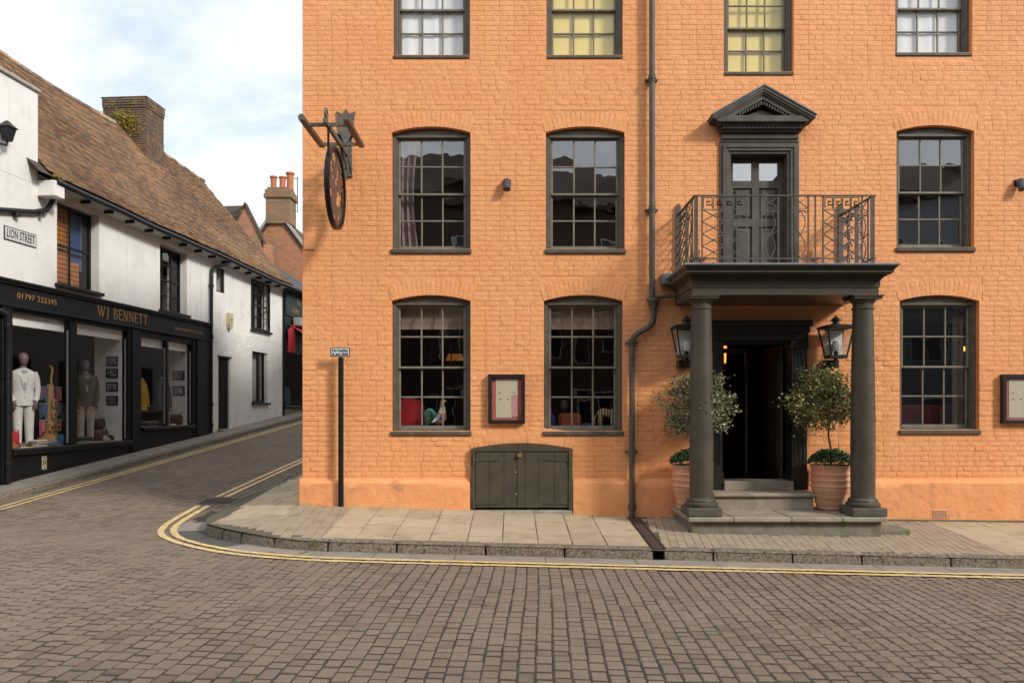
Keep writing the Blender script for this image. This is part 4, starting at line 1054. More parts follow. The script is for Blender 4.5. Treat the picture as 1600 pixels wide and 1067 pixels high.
# ------------------------------------------------------------------ no loading sign post
x = fx(532.7, -.13); z = z_pave(x, -.13)
t = thing('sign_post', 'short black post with a small white no loading plate at the building corner', 'sign post', (x, -.13, z))
m = MB(); m.lathe([(.040, 0), (.040, fz(557, -.13) - z), (.03, fz(557, -.13) - z + .01)], (x, -.13, z - .02), 14); m.build('post', m_blackpost, t, True)
zc_ = fz(550.5, -.13)
MB().bbox(x - .145, x + .145, -.185, -.172, zc_ - .067, zc_ + .067, .012).build('plate_border', m_black, t)
MB().bbox(x - .132, x + .132, -.1885, -.18, zc_ - .055, zc_ + .055, .010).build('plate', flat('white_plate', (.62, .66, .66)), t)
for s_, dz in (('No loading', .024), ('at any time', -.026)): text_obj(s_, .058, m_black, t, 'lettering', FRONT(x, -.1905, zc_ + dz), .80, .001, off=.0012, fit=.235)
# ------------------------------------------------------------------ lanterns
def lantern(x, lab):
    y, zb3, zt3 = -.30, fz(556, -.30), fz(513, -.30); t = thing('wall_lantern', lab, 'lantern', (x, -.02, zb3 - .1), 'porch lanterns')
    h, a, b = zt3 - zb3, .185, .115; m_l = M('lantern_metal', (.020, .015, .013), .4, (.03, .022, .018), 20)
    def ring(r_, z): return [(x - r_, y - r_, z), (x + r_, y - r_, z), (x + r_, y + r_, z), (x - r_, y + r_, z)]
    B, A = ring(b, zb3), ring(a, zt3); m = MB()
    for i in range(4): m.bar(B[i], A[i], .014); m.bar(B[i], B[(i+1) % 4], .014); m.bar(A[i], A[(i+1) % 4], .016)
    m.build('frame', m_l, t)
    m = MB(); m.add(ring(a + .02, zt3) + ring(a + .02, zt3 + .03) + ring(.10, zt3 + .055), [(0,1,2,3), (8,9,10,11)] + [(i, (i+1) % 4, 4 + (i+1) % 4, 4+i) for i in range(4)] + [(4+i, 4 + (i+1) % 4, 8 + (i+1) % 4, 8+i) for i in range(4)]); m.build('roof', m_l, t)
    MB().lathe([(.05, 0), (.045, .05), (.075, .055), (.075, .075), (.05, .09), (.03, .11), (.012, .115), (.012, .14)], (x, y, zt3 + .05), 14).build('chimney_cap', m_l, t, True)
    MB().bbox(x - b - .01, x + b + .01, y - b - .01, y + b + .01, zb3 - .04, zb3, .006).build('base', m_l, t)
    MB().box(x - .09, x + .09, -.19, -.0, zb3 - .17, zb3 - .05).tube([(x, -.02, zb3 - .15), (x, -.2, zb3 - .13), (x, y, zb3 - .04)], .025, 8).build('bracket', m_l, t)
    gl_ = glass('lantern_glass', .10, (.97, .98, .97), wav=0)
    for i in range(4):
        j = (i+1) % 4; MB().add([B[i], B[j], A[j], A[i]], [(0,1,2,3)]).build('glass_pane', gl_, t)
    m = MB(); m.lathe([(.05, .07), (.055, .10), (.06, .16), (.045, .21), (.02, .22)], (x, y, zb3), 12); m.build('bulb', M('frosted_bulb', (.75, .74, .70), .3), t, True)
    m = MB(); m.box(x - .125, x + .125, y + .075, y + .09, zb3 + .02, zt3 - .02); m.build('reflector', M('white_reflector', (.75, .76, .75), .5), t)
    m = MB()
    for s_ in (-1, 1): m.tube([(x + s_*(.02 + .05*math.sin(k*.5)), y - .02, zb3 + .02 + k*.028) for k in range(8)], .004, 5)
    m.lathe([(.03, 0), (.03, .06), (.02, .07)], (x, y, zb3), 10); m.build('lamp_holder', m_l, t)
lantern(fx(1306, -.30), 'black glazed wall lantern to the right of the entrance')
lantern(fx(1073, -.30), 'black glazed wall lantern partly hidden behind the left porch column')
# ------------------------------------------------------------------ potted trees
m_leafA = M('variegated_leaves', (.10, .12, .05), .5, ramp=[(.055,.06,.025),(.14,.145,.065),(.24,.235,.125),(.40,.37,.24)], spec=.4)
m_leafB = M('yellow_green_leaves', (.10, .12, .03), .5, ramp=[(.05,.06,.02),(.16,.17,.05),(.30,.29,.095),(.46,.42,.19)], spec=.4)
m_leafC = M('dark_green_leaves', (.02, .05, .015), .4, ramp=[(.015,.04,.010),(.035,.085,.02),(.07,.14,.035)], spec=.5)
m_bark = M('bark', (.045, .034, .025), .9, (.07, .055, .04), 30, bump=.003, bscale=80)
def leaf(m, c, L, W, r=None):
    d_ = Vector((rnd(-1,1), rnd(-1,1), rnd(-.5,.9))); d_.normalize(); s_ = d_.cross(Vector((rnd(-1,1), rnd(-1,1), rnd(-1,1)))); s_.normalize(); n_ = d_.cross(s_)
    c = Vector(c); a = c + d_*L; k = c + d_*L*.45
    m.add([c, k + s_*W - n_*W*.3, a, k - s_*W - n_*W*.3], [(0,1,2), (0,2,3)], random.random() if r is None else r)
def potted_tree(x, y, zg, crown, rad, lean, seed, lmat, label, dens=1.0):
    random.seed(seed); t = thing('potted_tree', label, 'potted tree', (x, y, zg), 'potted trees by the entrance')
    prof = [(.165, 0), (.175, .02)]
    H = .64
    for i in range(7):
        z = .03 + i*.084; r_ = .185 + .080*min(1, (i + .6)/3.6); prof += [(r_ + .000, z), (r_ + .008, z + .055), (r_ + .020, z + .066), (r_ + .020, z + .074), (r_ + .004, z + .081)]
    prof += [(.268, .615), (.290, .62), (.292, H), (.265, H), (.255, H - .05), (.02, H - .05)]
    MB().lathe(prof, (x, y, zg), 36, cap=True).build('pot', m_terra, t, True)
    MB().lathe([(.01, 0), (.25, 0), (.25, .01), (.01, .02)], (x, y, zg + H - .05), 24).build('soil', m_soil, t)
    m = MB()
    for _ in range(int(2300)):
        a = rnd(0, 6.283); q = math.sqrt(random.random()); hgt = .26 * math.sqrt(max(.02, 1 - q*q*.9)) * rnd(.55, 1); leaf(m, (x + .31*q*math.cos(a), y + .31*q*math.sin(a), zg + H - .03 + hgt), rnd(.026, .046), rnd(.010, .017))
    m.build('underplanting', m_leafC, t, kind='stuff')
    m = MB()
    for _ in range(26):
        a = rnd(0, 6.283); q = math.sqrt(random.random()) * .8; m.ball((x + .28*q*math.cos(a), y + .28*q*math.sin(a) - .02, zg + H + .17*math.sqrt(1 - q*q)), .009, .009, .006, 6, 4)
    m.build('white_flowers', flat('white_petals', (.7, .7, .66)), t, kind='stuff')
    cx, cy, cz = crown; base = Vector((x, y, zg + H - .04)); fork = Vector((lerp(x, cx, .35), y, cz - rad*.78))
    m = MB(); m.tube([base, base.lerp(fork, .4) + Vector((.012, .0, 0)), base.lerp(fork, .75) - Vector((.008, 0, 0)), fork], [.017, .015, .014, .013], 8)
    tips = []
    for i in range(17):
        a = i*2.4 + rnd(-.3, .3); e = rnd(-.15, 1.35); d_ = Vector((math.cos(a)*math.cos(e), math.sin(a)*math.cos(e), math.sin(e)))
        tip = Vector((cx, cy, cz)) + Vector((d_.x*rad*rnd(.5, .9), d_.y*rad*rnd(.5, .9), (d_.z*1.7 - .7)*rad*.75)); md = fork.lerp(tip, .5) + Vector((rnd(-.03, .03), rnd(-.03, .03), -.02 + .03*random.random()))
        m.tube([fork + Vector((0, 0, rnd(-.02, .06))), md, tip], [.009, .006, .003], 5)
        for _ in range(4):
            q = md.lerp(tip, rnd(.1, .9)); e2 = q + Vector((rnd(-1,1), rnd(-1,1), rnd(-.6,1))).normalized()*rad*rnd(.2, .42); m.tube([q, e2], [.004, .0015], 4); tips.append((q, e2))
        tips.append((md, tip))
    m.build('trunk', m_bark, t, True)
    m = MB(); C = Vector((cx, cy, cz))
    cl = []
    for _ in range(int(200*dens)):
        while True:
            q = Vector((rnd(-1,1), rnd(-1,1), rnd(-1,1)))
            if .2 < q.length < 1: break
        q = q * (q.length ** -.4); f = .80 + .62*noise.noise(q*1.5 + Vector((seed, 0, 0)))
        if noise.noise(q*2.6 + Vector((0, seed, 3))) < -.22: continue
        c = C + Vector((q.x*rad*f, q.y*rad*f*.9, q.z*rad*f*.95)); cl.append((c, rnd(.05, .10)))
    for a, b in tips: cl.append((b, rnd(.04, .07)))
    for c, s_ in cl:
        sh = rnd(-.28, .28)
        for _ in range(int(rnd(15, 30))):
            gs = lambda k_: max(-1.7, min(1.7, random.gauss(0, 1))) * k_
            p = c + Vector((gs(s_), gs(s_), gs(s_*.8)))
            leaf(m, p, rnd(.034, .062), rnd(.012, .022), max(0, min(1, random.random()*.75 + .13 + sh)))
    m.build('crown', lmat, t, kind='stuff')
potted_tree(4.56, -.48, .098, (4.45, -.48, 1.70), .50, 0, 5, m_leafB, 'rounded yellow green tree in a terracotta pot to the right of the doorway')
potted_tree(2.575, -.46, .098, (2.67, -.46, 1.62), .56, 0, 11, m_leafA, 'grey green tree in a terracotta pot behind the left porch column')
random.seed(99)
# ------------------------------------------------------------------ things seen through the windows
def win_x(k): return WIN[k][0] + .07, WIN[k][1] - .07
def cloth(x0, x1, z0, z1, y, mat, name, lab, cat, folds=0, amp=.02, group=None, edge=0):
    m = MB(); nx = max(10, folds*8) if folds else 8; nz = 10; vs = []
    for i in range(nx + 1):
        for j in range(nz + 1):
            x = lerp(x0, x1, i/nx); z = lerp(z0, z1, j/nz); pull = edge * math.sin(j/nz*3.14)
            vs.append((x + pull*(i/nx), y + (amp*math.sin(i/nx*folds*6.283) if folds else amp*math.sin(j/nz*14)), z))
    m.add(vs, [(i*(nz+1) + j, (i+1)*(nz+1) + j, (i+1)*(nz+1) + j + 1, i*(nz+1) + j + 1) for i in range(nx) for j in range(nz)])
    return tag(m.build(name, mat, None, True), lab, cat, group)
m_blind = M('striped_blind', (.24, .17, .12), .9, (.30, .21, .15), 30, bump=.002, bscale=200, stretch=(1, 1, .05))
m_sheer = M('white_voile', (.86, .87, .86), .9, (.90, .91, .90), 30, stretch=(1, 1, .08)); m_yel = M('yellow_roller_blind', (.88, .70, .22), .9, (.90, .73, .25), 3)
m_pink = M('pale_pink_curtain', (.34, .25, .24), .95)
for k, lab in ((0, 'left'), (1, 'middle')):
    a, b = win_x(k); cloth(a, b, WIN[k][3] - .40, WIN[k][3] + .02, .27, m_blind, 'roman_blind', 'drawn up striped fabric blind in the %s ground floor window' % ('leftmost' if k == 0 else 'second'), 'blind', 0, .012, 'ground floor blinds')
a, b = win_x(3); cloth(a - .02, a + .30, WIN[3][2], WIN[3][3], .30, m_pink, 'curtain', 'pale pink curtain at the left side of the leftmost first floor window', 'curtain', 3, .03, edge=-.08)
a, b = win_x(2); cloth(b - .16, b + .02, WIN[2][2], WIN[2][3], .32, flat('ochre_curtain', (.20, .15, .09)), 'curtain', 'dull ochre curtain at the right side of the ground floor window beyond the porch', 'curtain', 2, .02)
for k, mt, lab, nm in ((6, m_sheer, 'white net blind filling the leftmost top floor window', 'net_blind'), (7, m_yel, 'yellow blind filling the second top floor window', 'roller_blind'), (8, m_yel, 'yellow blind filling the top window above the pediment', 'roller_blind'), (9, m_sheer, 'white net blind filling the rightmost top floor window', 'net_blind')):
    a, b = win_x(k); cloth(a - .02, b + .02, WIN[k][2] + .0, WIN[k][3], .222, mt, nm, lab, 'blind', 5 if mt is m_sheer else 0, .004, 'top floor blinds')
# rooster
rx, ry, rz = fx(688, .34), .34, WIN[0][2] + .0
MB().box(WIN[0][0], WIN[0][1], .30, .62, rz - .05, rz - .01).build('window_board', m_inner, bld); MB().box(WIN[1][0], WIN[1][1], .30, .62, rz - .05, rz - .01).build('window_board', m_inner, bld)
t = thing('rooster_figure', 'painted rooster figure with green tail standing in the leftmost ground floor window', 'figurine', (rx, ry, rz))
m = MB(); m.loft([((rx - .02, ry, rz + .10), .04, .05, 0), ((rx - .01, ry, rz + .14), .095, .07, 0), ((rx, ry, rz + .20), .10, .075, 0), ((rx + .02, ry, rz + .26), .065, .06, 0)], 14); m.build('body', flat('russet_feathers', (.32, .14, .05)), t, True)
m = MB(); m.loft([((rx + .02, ry, rz + .25), .066, .06, 0), ((rx + .03, ry, rz + .31), .05, .045, 0), ((rx + .035, ry, rz + .36), .04, .035, 0)], 14); m.build('ruff', flat('cream_feathers', (.58, .50, .34)), t, True)
m = MB(); m.loft([((rx + .03, ry, rz + .355), .041, .036, 0), ((rx + .03, ry, rz + .40), .034, .03, 0)], 12); m.build('collar', flat('blue_grey_feathers', (.16, .28, .32)), t, True)
m = MB(); m.loft([((rx + .03, ry, rz + .395), .034, .03, 0), ((rx + .035, ry, rz + .44), .036, .03, 0), ((rx + .035, ry, rz + .475), .012, .012, 0)], 12); m.build('head', flat('amber_head', (.40, .20, .08)), t, True)
MB().tube([(rx + .06, ry - .01, rz + .45), (rx + .10, ry - .01, rz + .44)], [.014, .002], 6).build('beak', flat('pale_beak', (.7, .6, .35)), t)
for i in range(6):
    a = .15 + i*.16; m = MB(); P = [(rx - .05 - .17*s_*math.cos(a*.5), ry + (i - 3)*.012, rz + .16 + .12*math.sin(s_*2.2 + .1)*(1.25 - i*.22) - .05*s_*s_*i*.4) for s_ in (0, .25, .5, .75, 1, 1.15)]
    m.tube(P, [.03, .035, .035, .03, .022, .006], 7); m.build('tail_feather', flat('teal_feathers', (.035 + .03*(i % 2), .20 - .02*i, .15 - .02*i)), t, True)
m = MB(); m.prism([(rx - .13, rz + .11), (rx - .02, rz + .16), (rx + .0, rz + .24), (rx - .07, rz + .19)], ry - .085, ry - .07); m.build('wing', flat('white_wing', (.6, .62, .66)), t); MB().ball((rx + .02, ry - .06, rz + .20), .04, .03, .045).build('shoulder', flat('blue_shoulder', (.06, .08, .28)), t, True)
m = MB()
for s_ in (-.03, .03): m.tube([(rx + s_, ry, rz + .12), (rx + s_, ry, rz)], .013, 6)
m.build('legs', flat('ochre_legs', (.28, .17, .05)), t)
# red chair back
cx = fx(640, .75); t = tag(MB().loft([((cx, .75, .9), .24, .06, 0), ((cx, .75, 1.15), .25, .07, 0), ((cx, .75, 1.4), .23, .07, 0), ((cx, .75, 1.55), .25, .07, 0), ((cx, .75, 1.66), .19, .06, 0), ((cx, .75, 1.70), .05, .03, 0)], 20).build('armchair', flat('red_velvet', (.50, .015, .02)), None, True), 'red velvet chair back seen through the leftmost ground floor window', 'chair')
# glowing lamp and picture in window one
t = thing('table_lamp', 'glowing amber lamp shade deep inside the leftmost ground floor window', 'lamp', (fx(711, 2.2), 2.2, 1.2))
lx = fx(711, 2.2); lz = fz(563, 2.2); MB().lathe([(.17, 0), (.12, .11)], (lx, 2.2, lz), 20, cap=False).build('lamp_shade', M('lit_shade', (.3, .15, .04), .8, emit=((1, .36, .06), .09)), t); MB().lathe([(.06, 0), (.02, .05), (.02, .5)], (lx, 2.2, lz - .45), 10).build('stand', m_brown, t)
pf = MB(); X0, X1, Z0, Z1 = fx(672, 1.6), fx(706, 1.6), fz(572, 1.6), fz(530, 1.6)
for a in ((X0, X0 + .02, Z0, Z1), (X1 - .02, X1, Z0, Z1), (X0 + .02, X1 - .02, Z1 - .02, Z1), (X0 + .02, X1 - .02, Z0, Z0 + .02)): pf.box(a[0], a[1], 1.58, 1.6, a[2], a[3])
tag(pf.build('picture_frame', flat('pewter_frame', (.12, .12, .13)), None), 'thin grey frame hanging inside the leftmost ground floor window', 'picture frame')
for k, px, py in ((0, 726, 510), (1, 939, 513)):
    p = (fx(px, 2.5), 2.5, fz(py, 2.5)); tag(MB().ball(p, .022, .022, .026, 8, 6).build('indicator_light', M('red_glow', (.6, .02, .01), .5, emit=((1, .06, .02), 3))), 'tiny red light glowing inside the %s ground floor window' % ('leftmost' if k == 0 else 'second'), 'light', 'red indicator lights')
# second window: bag, plate, tiger, blue cushion, mask
bx, by, bz = fx(890, .45), .45, WIN[1][2]
t = thing('leather_bag', 'rust red leather bag on the sill of the second ground floor window', 'bag', (bx, by, bz))
MB().bbox(bx - .18, bx + .18, by - .09, by + .09, bz, bz + .26, .05).build('body', M('rust_leather', (.30, .065, .018), .5, (.22, .045, .015), 9, bump=.006, bscale=18), t, True)
m = MB(); m.tube([(bx - .09, by - .095, bz + .01), (bx - .09, by - .097, bz + .25)], .008, 6); m.tube([(bx + .14, by - .095, bz + .01), (bx + .14, by - .097, bz + .25)], .008, 6); m.build('strap', flat('orange_strap', (.42, .13, .05)), t)
tag(MB().ball((fx(860, .5), .5, bz + .13), .09, .07, .13).build('cushion', flat('royal_blue_cloth', (.015, .025, .18)), None, True), 'royal blue cushion beside the leather bag in the second window', 'cushion')
t = tag(MB().lathe([(.02, 0), (.09, .0), (.12, .10), (.11, .10), (.03, .015)], (fx(917, .45), .45, bz), 18).build('bowl', flat('blue_white_china', (.10, .11, .17)), None, True), 'blue and white china bowl in the second ground floor window', 'bowl')
tag(MB().ball((fx(881, .62), .62, bz + .38), .06, .05, .09).build('carved_mask', flat('grey_brown_wood', (.10, .07, .055)), None, True), 'small grey brown carved head above the bag in the second window', 'ornament')
tx, ty = fx(952, .45), .45
m_tig = M('tiger_stripes', (.50, .36, .16), .7, (.60, .48, .28), 6); tn = m_tig.node_tree; wv = tn.nodes.new('ShaderNodeTexWave'); wv.inputs['Scale'].default_value = 7.5; wv.inputs['Distortion'].default_value = 3; g0 = tn.nodes.new('ShaderNodeNewGeometry'); tn.links.new(g0.outputs['Position'], wv.inputs['Vector'])
rp_ = tn.nodes.new('ShaderNodeValToRGB'); rp_.color_ramp.elements[0].position = .25; rp_.color_ramp.elements[1].position = .38; rp_.color_ramp.elements[0].color = (.06, .02, .01, 1); rp_.color_ramp.elements[1].color = (.50, .36, .17, 1); tn.links.new(wv.outputs[0], rp_.inputs[0]); tn.links.new(rp_.outputs[0], tn.nodes['Principled BSDF'].inputs['Base Color'])
t = thing('tiger_figure', 'striped tiger figure standing in the right corner of the second ground floor window', 'figurine', (tx, ty, bz))
m = MB(); m.tube([(tx - .17, ty, bz + .23), (tx - .10, ty, bz + .27), (tx, ty, bz + .25), (tx + .10, ty, bz + .26), (tx + .16, ty, bz + .28)], [.05, .075, .07, .075, .05], 12)
for x_, o_ in ((-.13, -.03), (-.11, .04), (.06, -.04), (.10, .04)): m.tube([(tx + x_, ty + o_, bz + .24), (tx + x_ - .02, ty + o_, bz + .12), (tx + x_, ty + o_, bz + .02), (tx + x_ + .03, ty + o_, bz + .015)], [.045, .032, .025, .02], 8)
m.ball((tx + .19, ty - .02, bz + .31), .055, .05, .06, 10, 8); m.tube([(tx - .19, ty, bz + .24), (tx - .24, ty, bz + .16), (tx - .21, ty, bz + .06)], [.016, .014, .01], 6)
m.build('body', m_tig, t, True)
m = MB(); m.tube([(tx + .15, ty + .12, bz), (tx + .16, ty + .12, bz + .35), (tx + .155, ty + .12, bz + .75)], [.05, .035, .03], 8); tag(m.build('plumed_vase', flat('dusty_rope', (.22, .17, .14)), None, True), 'tall dusty tasselled ornament behind the tiger figure', 'ornament')
# third window: red banquette, amber sconce
tag(MB().bbox(fx(1400, .9), fx(1495, .9), .8, 1.0, .8, fz(632, .9), .05).build('banquette', flat('red_banquette', (.22, .035, .02)), None), 'dark red seat back inside the ground floor window right of the porch', 'seat')
lx, lz = fx(1505, .8), fz(545, .8)
t = thing('wall_sconce', 'amber wall sconce glowing inside the ground floor window right of the porch', 'lamp', (lx, .8, lz))
MB().bbox(lx - .05, lx + .05, .82, .9, lz - .12, lz + .12, .02).build('back_plate', flat('ochre_plate', (.38, .26, .09)), t); MB().ball((lx + .01, .79, lz), .022, .022, .035).build('bulb', M('amber_bulb', (.6, .2, .03), .5, emit=((1, .33, .04), 3.5)), t)
lx, ly, lz = fx(1133, 1.3), 1.3, fz(552, 1.3)
t = thing('hall_sconce', 'orange glowing sconce just inside the dark entrance doorway', 'lamp', (lx, ly, lz))
MB().lathe([(.012, -.16), (.018, .02), (.028, .10), (.02, .12)], (lx, ly, lz), 10).build('lamp_glass', M('orange_glow', (.6, .15, .02), .5, emit=((1, .20, .02), 2.6)), t, True); MB().bbox(lx - .03, lx + .03, ly + .03, ly + .06, lz - .3, lz - .1, .01).build('bracket', m_brown, t)
# ------------------------------------------------------------------ white shop building (local frame u, n, z)
def W(): return MB(TW, True)
UE = 14.65
ZE0, ZE1 = 6.12, 5.92                                # eaves height near and far
def ze(u): return lerp(ZE0, ZE1, max(0, min(1, u/UE))) + .015*math.sin(u*.9) + .006*math.sin(u*2.3)
shop = thing('white_shop_building', 'long white rendered building with mossy tiled roof and black shopfront', 'building', TW(6, -2, .3))
LWIN = [(WU(89), WU(155), 4.13, 5.90), (WU(250), WU(292), 4.08, 5.80), (WU(338), WU(351), 5.02, 5.76), (WU(392), WU(421), 4.14, 5.80), (WU(394), WU(418), 1.66, 3.40), (WU(341), WU(359), .7, 3.06)]
SF = (-3.4, WU(322), .0, 3.95)                       # shopfront extent
m = W(); U_L = -3.4
us = sorted(set([U_L, UE] + [a for q in LWIN for a in q[:2]] + [SF[1]])); zs = sorted(set([-.3, 6.25] + [a for q in LWIN for a in q[2:]] + [SF[3]]))
for a, b in zip(us, us[1:]):
    for c, d_ in zip(zs, zs[1:]):
        cu, cz = (a+b)/2, (c+d_)/2
        if any(q[0] < cu < q[1] and q[2] < cz < q[3] for q in LWIN) or (cu < SF[1] and cz < SF[3]): continue
        m.add([(a, 0, c), (b, 0, c), (b, 0, d_), (a, 0, d_)], [(0,1,2,3)])
for a, b, c, d_ in LWIN:
    P = [(a, c), (a, d_), (b, d_), (b, c)]
    m.add([(p[0], 0, p[1]) for p in P] + [(p[0], -.28, p[1]) for p in P], [(i, (i+1) % 4, 4 + (i+1) % 4, 4+i) for i in range(4)])
m.add([(UE, 0, -.3), (UE, -6.6, -.3), (UE, -6.6, 6), (UE, -3.3, 10.0), (UE, 0, 6)], [(0,1,2,3,4)]); m.add([(U_L, 0, -.3), (U_L, -6.6, -.3), (U_L, -6.6, 7.9), (U_L, 0, 7.9)], [(3,2,1,0)])
m.add([(U_L, -6.6, -.3), (UE, -6.6, -.3), (UE, -6.6, 6), (U_L, -6.6, 6)], [(0,1,2,3)])
lw = m.build('wall', m_white, shop)
m = W(); ue = WU(57); m.bbox(U_L, ue, -.42, .035, 6.0, 7.86, .01); m.add([(U_L, .03, 3.97), (ue, .03, 3.97), (ue, .03, 6.05), (U_L, .03, 6.05)], [(0,1,2,3)]); m.add([(ue, .03, 3.97), (ue, 0, 3.97), (ue, 0, 6.05), (ue, .03, 6.05)], [(0,1,2,3)]); m.build('parapet', m_white, shop)
W().bbox(U_L, ue + .03, -.46, .09, 7.86, 7.93, .012).build('coping', flat('stone_coping', (.42, .38, .33)), shop)
# painted bricks on the lower far wall
bw = []; zc = .55; row = 0
while zc < 3.9:
    z0, z1 = zc, zc + .073
    x = SF[1] + .02 + (row % 2)*.055; 
    while x < UE - .02:
        e = min(x + random.choice([.112, .222, .222]), UE - .002); ok = not any(q[0] - .005 < e and x < q[1] + .005 and q[2] - .09 < z1 and z0 < q[3] + .035 for q in LWIN)
        if ok:
            pr = rnd(.003, .009); P = [(x + .004, z0 + .004), (e - .004, z0 + .004), (e - .004, z1 - .004), (x + .004, z1 - .004)]
            vs = [TW(p[0], -.002, p[1]) for p in P] + [TW(p[0] + (.008 if p[0] < (x+e)/2 else -.008), pr + rnd(-.001, .001), p[1] + (.008 if p[1] < (z0+z1)/2 else -.008)) for p in P]
            bw.append((vs, [(7,6,5,4)] + [(i, 4+i, 4 + (i+1) % 4, (i+1) % 4) for i in range(4)], random.random()))
        x = e
    zc += .073; row += 1
pieces(bw, 'brick', m_whitebrick, lw, 300, 'bricks', smooth=True)
# roof
B_R, ZR0, ZR1 = -3.3, 10.45, 10.1
def zr_(u): return lerp(ZR0, ZR1, max(0, min(1, (u - 0)/UE))) + .05*math.sin(u*.7 + .5) - .06*math.sin(u*.33)
EO = .34                                             # eaves overhang
def roof_pt(u, t, lift=0.0):
    """t from 0 at the eaves to 1 at the ridge"""
    n_ = lerp(EO, B_R, t); zz = lerp(ze(u) + .02, zr_(u), t) - .10*math.sin(t*math.pi) * .6 + .012*noise.noise(Vector((u*.8, t*4, 1)))
    if t < .12: zz += .06*(.12 - t)/.12
    return (u, n_ + lift*.78, zz + lift*.62)
m = W(); nu, nt_ = 50, 16; vs = [roof_pt(lerp(ue - .35, UE + .25, i/nu), j/nt_, -.03) for i in range(nu+1) for j in range(nt_+1)]
m.add(vs, [(i*(nt_+1) + j, (i+1)*(nt_+1) + j, (i+1)*(nt_+1) + j+1, i*(nt_+1) + j+1) for i in range(nu) for j in range(nt_)])
vs = [(lerp(ue - .3, UE + .25, i/nu), lerp(B_R, -7, j/2), lerp(zr_(lerp(ue, UE, i/nu)) - .03, 5.9, j/2)) for i in range(nu+1) for j in range(3)]
m.add(vs, [(i*3 + j, (i+1)*3 + j, (i+1)*3 + j+1, i*3 + j+1) for i in range(nu) for j in range(2)])
m.add([(U_L, -.42, 7.6), (ue + .1, -.42, 7.6), (ue + .1, B_R, 10.42), (U_L, B_R, 10.45)], [(0,1,2,3)]); m.add([(U_L, B_R, 10.45), (ue + .1, B_R, 10.42), (ue + .1, -7, 5.9), (U_L, -7, 5.9)], [(0,1,2,3)])
roof = m.build('roof', m_tile, shop, True)
tiles = []; NC = 54
SL = math.hypot(EO - B_R, 4.2)
for k in range(NC):
    t0 = k/NC; t1 = min(1.0, t0 + 1.9/NC); u = U_L + (k % 2)*.08
    while u < UE + .25:
        w_ = .158 + rnd(-.012, .012)
        a, b = u + .003, u + w_; u += w_ + .004
        if a < ue + .02 and t0 < .36: continue
        lf = .034 + rnd(0, .008); sk = rnd(-.004, .004); dr = rnd(-.10, .07)/NC; hh = rnd(-.004, .004)
        p0, p1, p2, p3 = roof_pt(a + sk, max(-.006, t0 + dr), lf), roof_pt(b + sk, max(-.006, t0 + dr), lf + hh), roof_pt(b, t1, .002), roof_pt(a, t1, .002)
        q0, q1 = roof_pt(a + sk, max(-.006, t0 + dr), lf - .022), roof_pt(b + sk, max(-.006, t0 + dr), lf - .022)
        c_ = .42*random.random() + .10*(k % 3) + .3*(noise.noise(Vector((a*.5, t0*3, 0))) + .7)
        tiles.append(([TW(*p) for p in (p0, p1, p2, p3, q0, q1)], [(3,2,1,0), (0,1,5,4), (0,4,3), (1,2,5)], max(0, min(1, c_))))
pieces(tiles, 'tile', m_tile, roof, 300, 'tiles')
rg = W(); u = ue - .3
while u < UE + .2:
    P = [(u, B_R - .13, zr_(u) - .10), (u, B_R - .08, zr_(u) + .01), (u, B_R, zr_(u) + .055), (u, B_R + .08, zr_(u) + .01), (u, B_R + .13, zr_(u) - .10)]
    Q = [(u + .43, p[1], p[2] + zr_(u + .43) - zr_(u) + .012) for p in P]; rg = W(); rg.add(P + Q, [(i, i+1, 6+i, 5+i) for i in range(4)] + [(0,1,2,3,4), (9,8,7,6,5)], random.random()); rg.build('ridge_tile', m_tile, roof, True); u += .425
# eaves soffit, rafter feet, gutter
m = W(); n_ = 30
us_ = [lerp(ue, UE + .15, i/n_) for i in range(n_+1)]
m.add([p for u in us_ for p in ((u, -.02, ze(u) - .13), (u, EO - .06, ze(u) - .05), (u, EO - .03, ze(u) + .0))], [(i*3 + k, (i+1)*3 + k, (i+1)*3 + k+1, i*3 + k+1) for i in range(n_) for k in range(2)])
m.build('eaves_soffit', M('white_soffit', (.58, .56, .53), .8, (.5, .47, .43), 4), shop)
for i in range(16):
    u = lerp(ue + .4, UE - .2, i/15); W().bbox(u - .025, u + .025, .12, EO + .0, ze(u) - .15, ze(u) - .07, .006).build('rafter_foot', m_black, shop)
m = W(); m.tube([(u, EO + .05, ze(u) - .035) for u in [lerp(ue + .05, UE + .2, i/24) for i in range(25)]], .058, 10); m.build('gutter', m_black, shop, True)
W().bbox(ue - .02, ue + .30, 0, EO + .06, ze(ue) - .33, ze(ue) - .02, .01).build('eaves_box', m_white, shop)
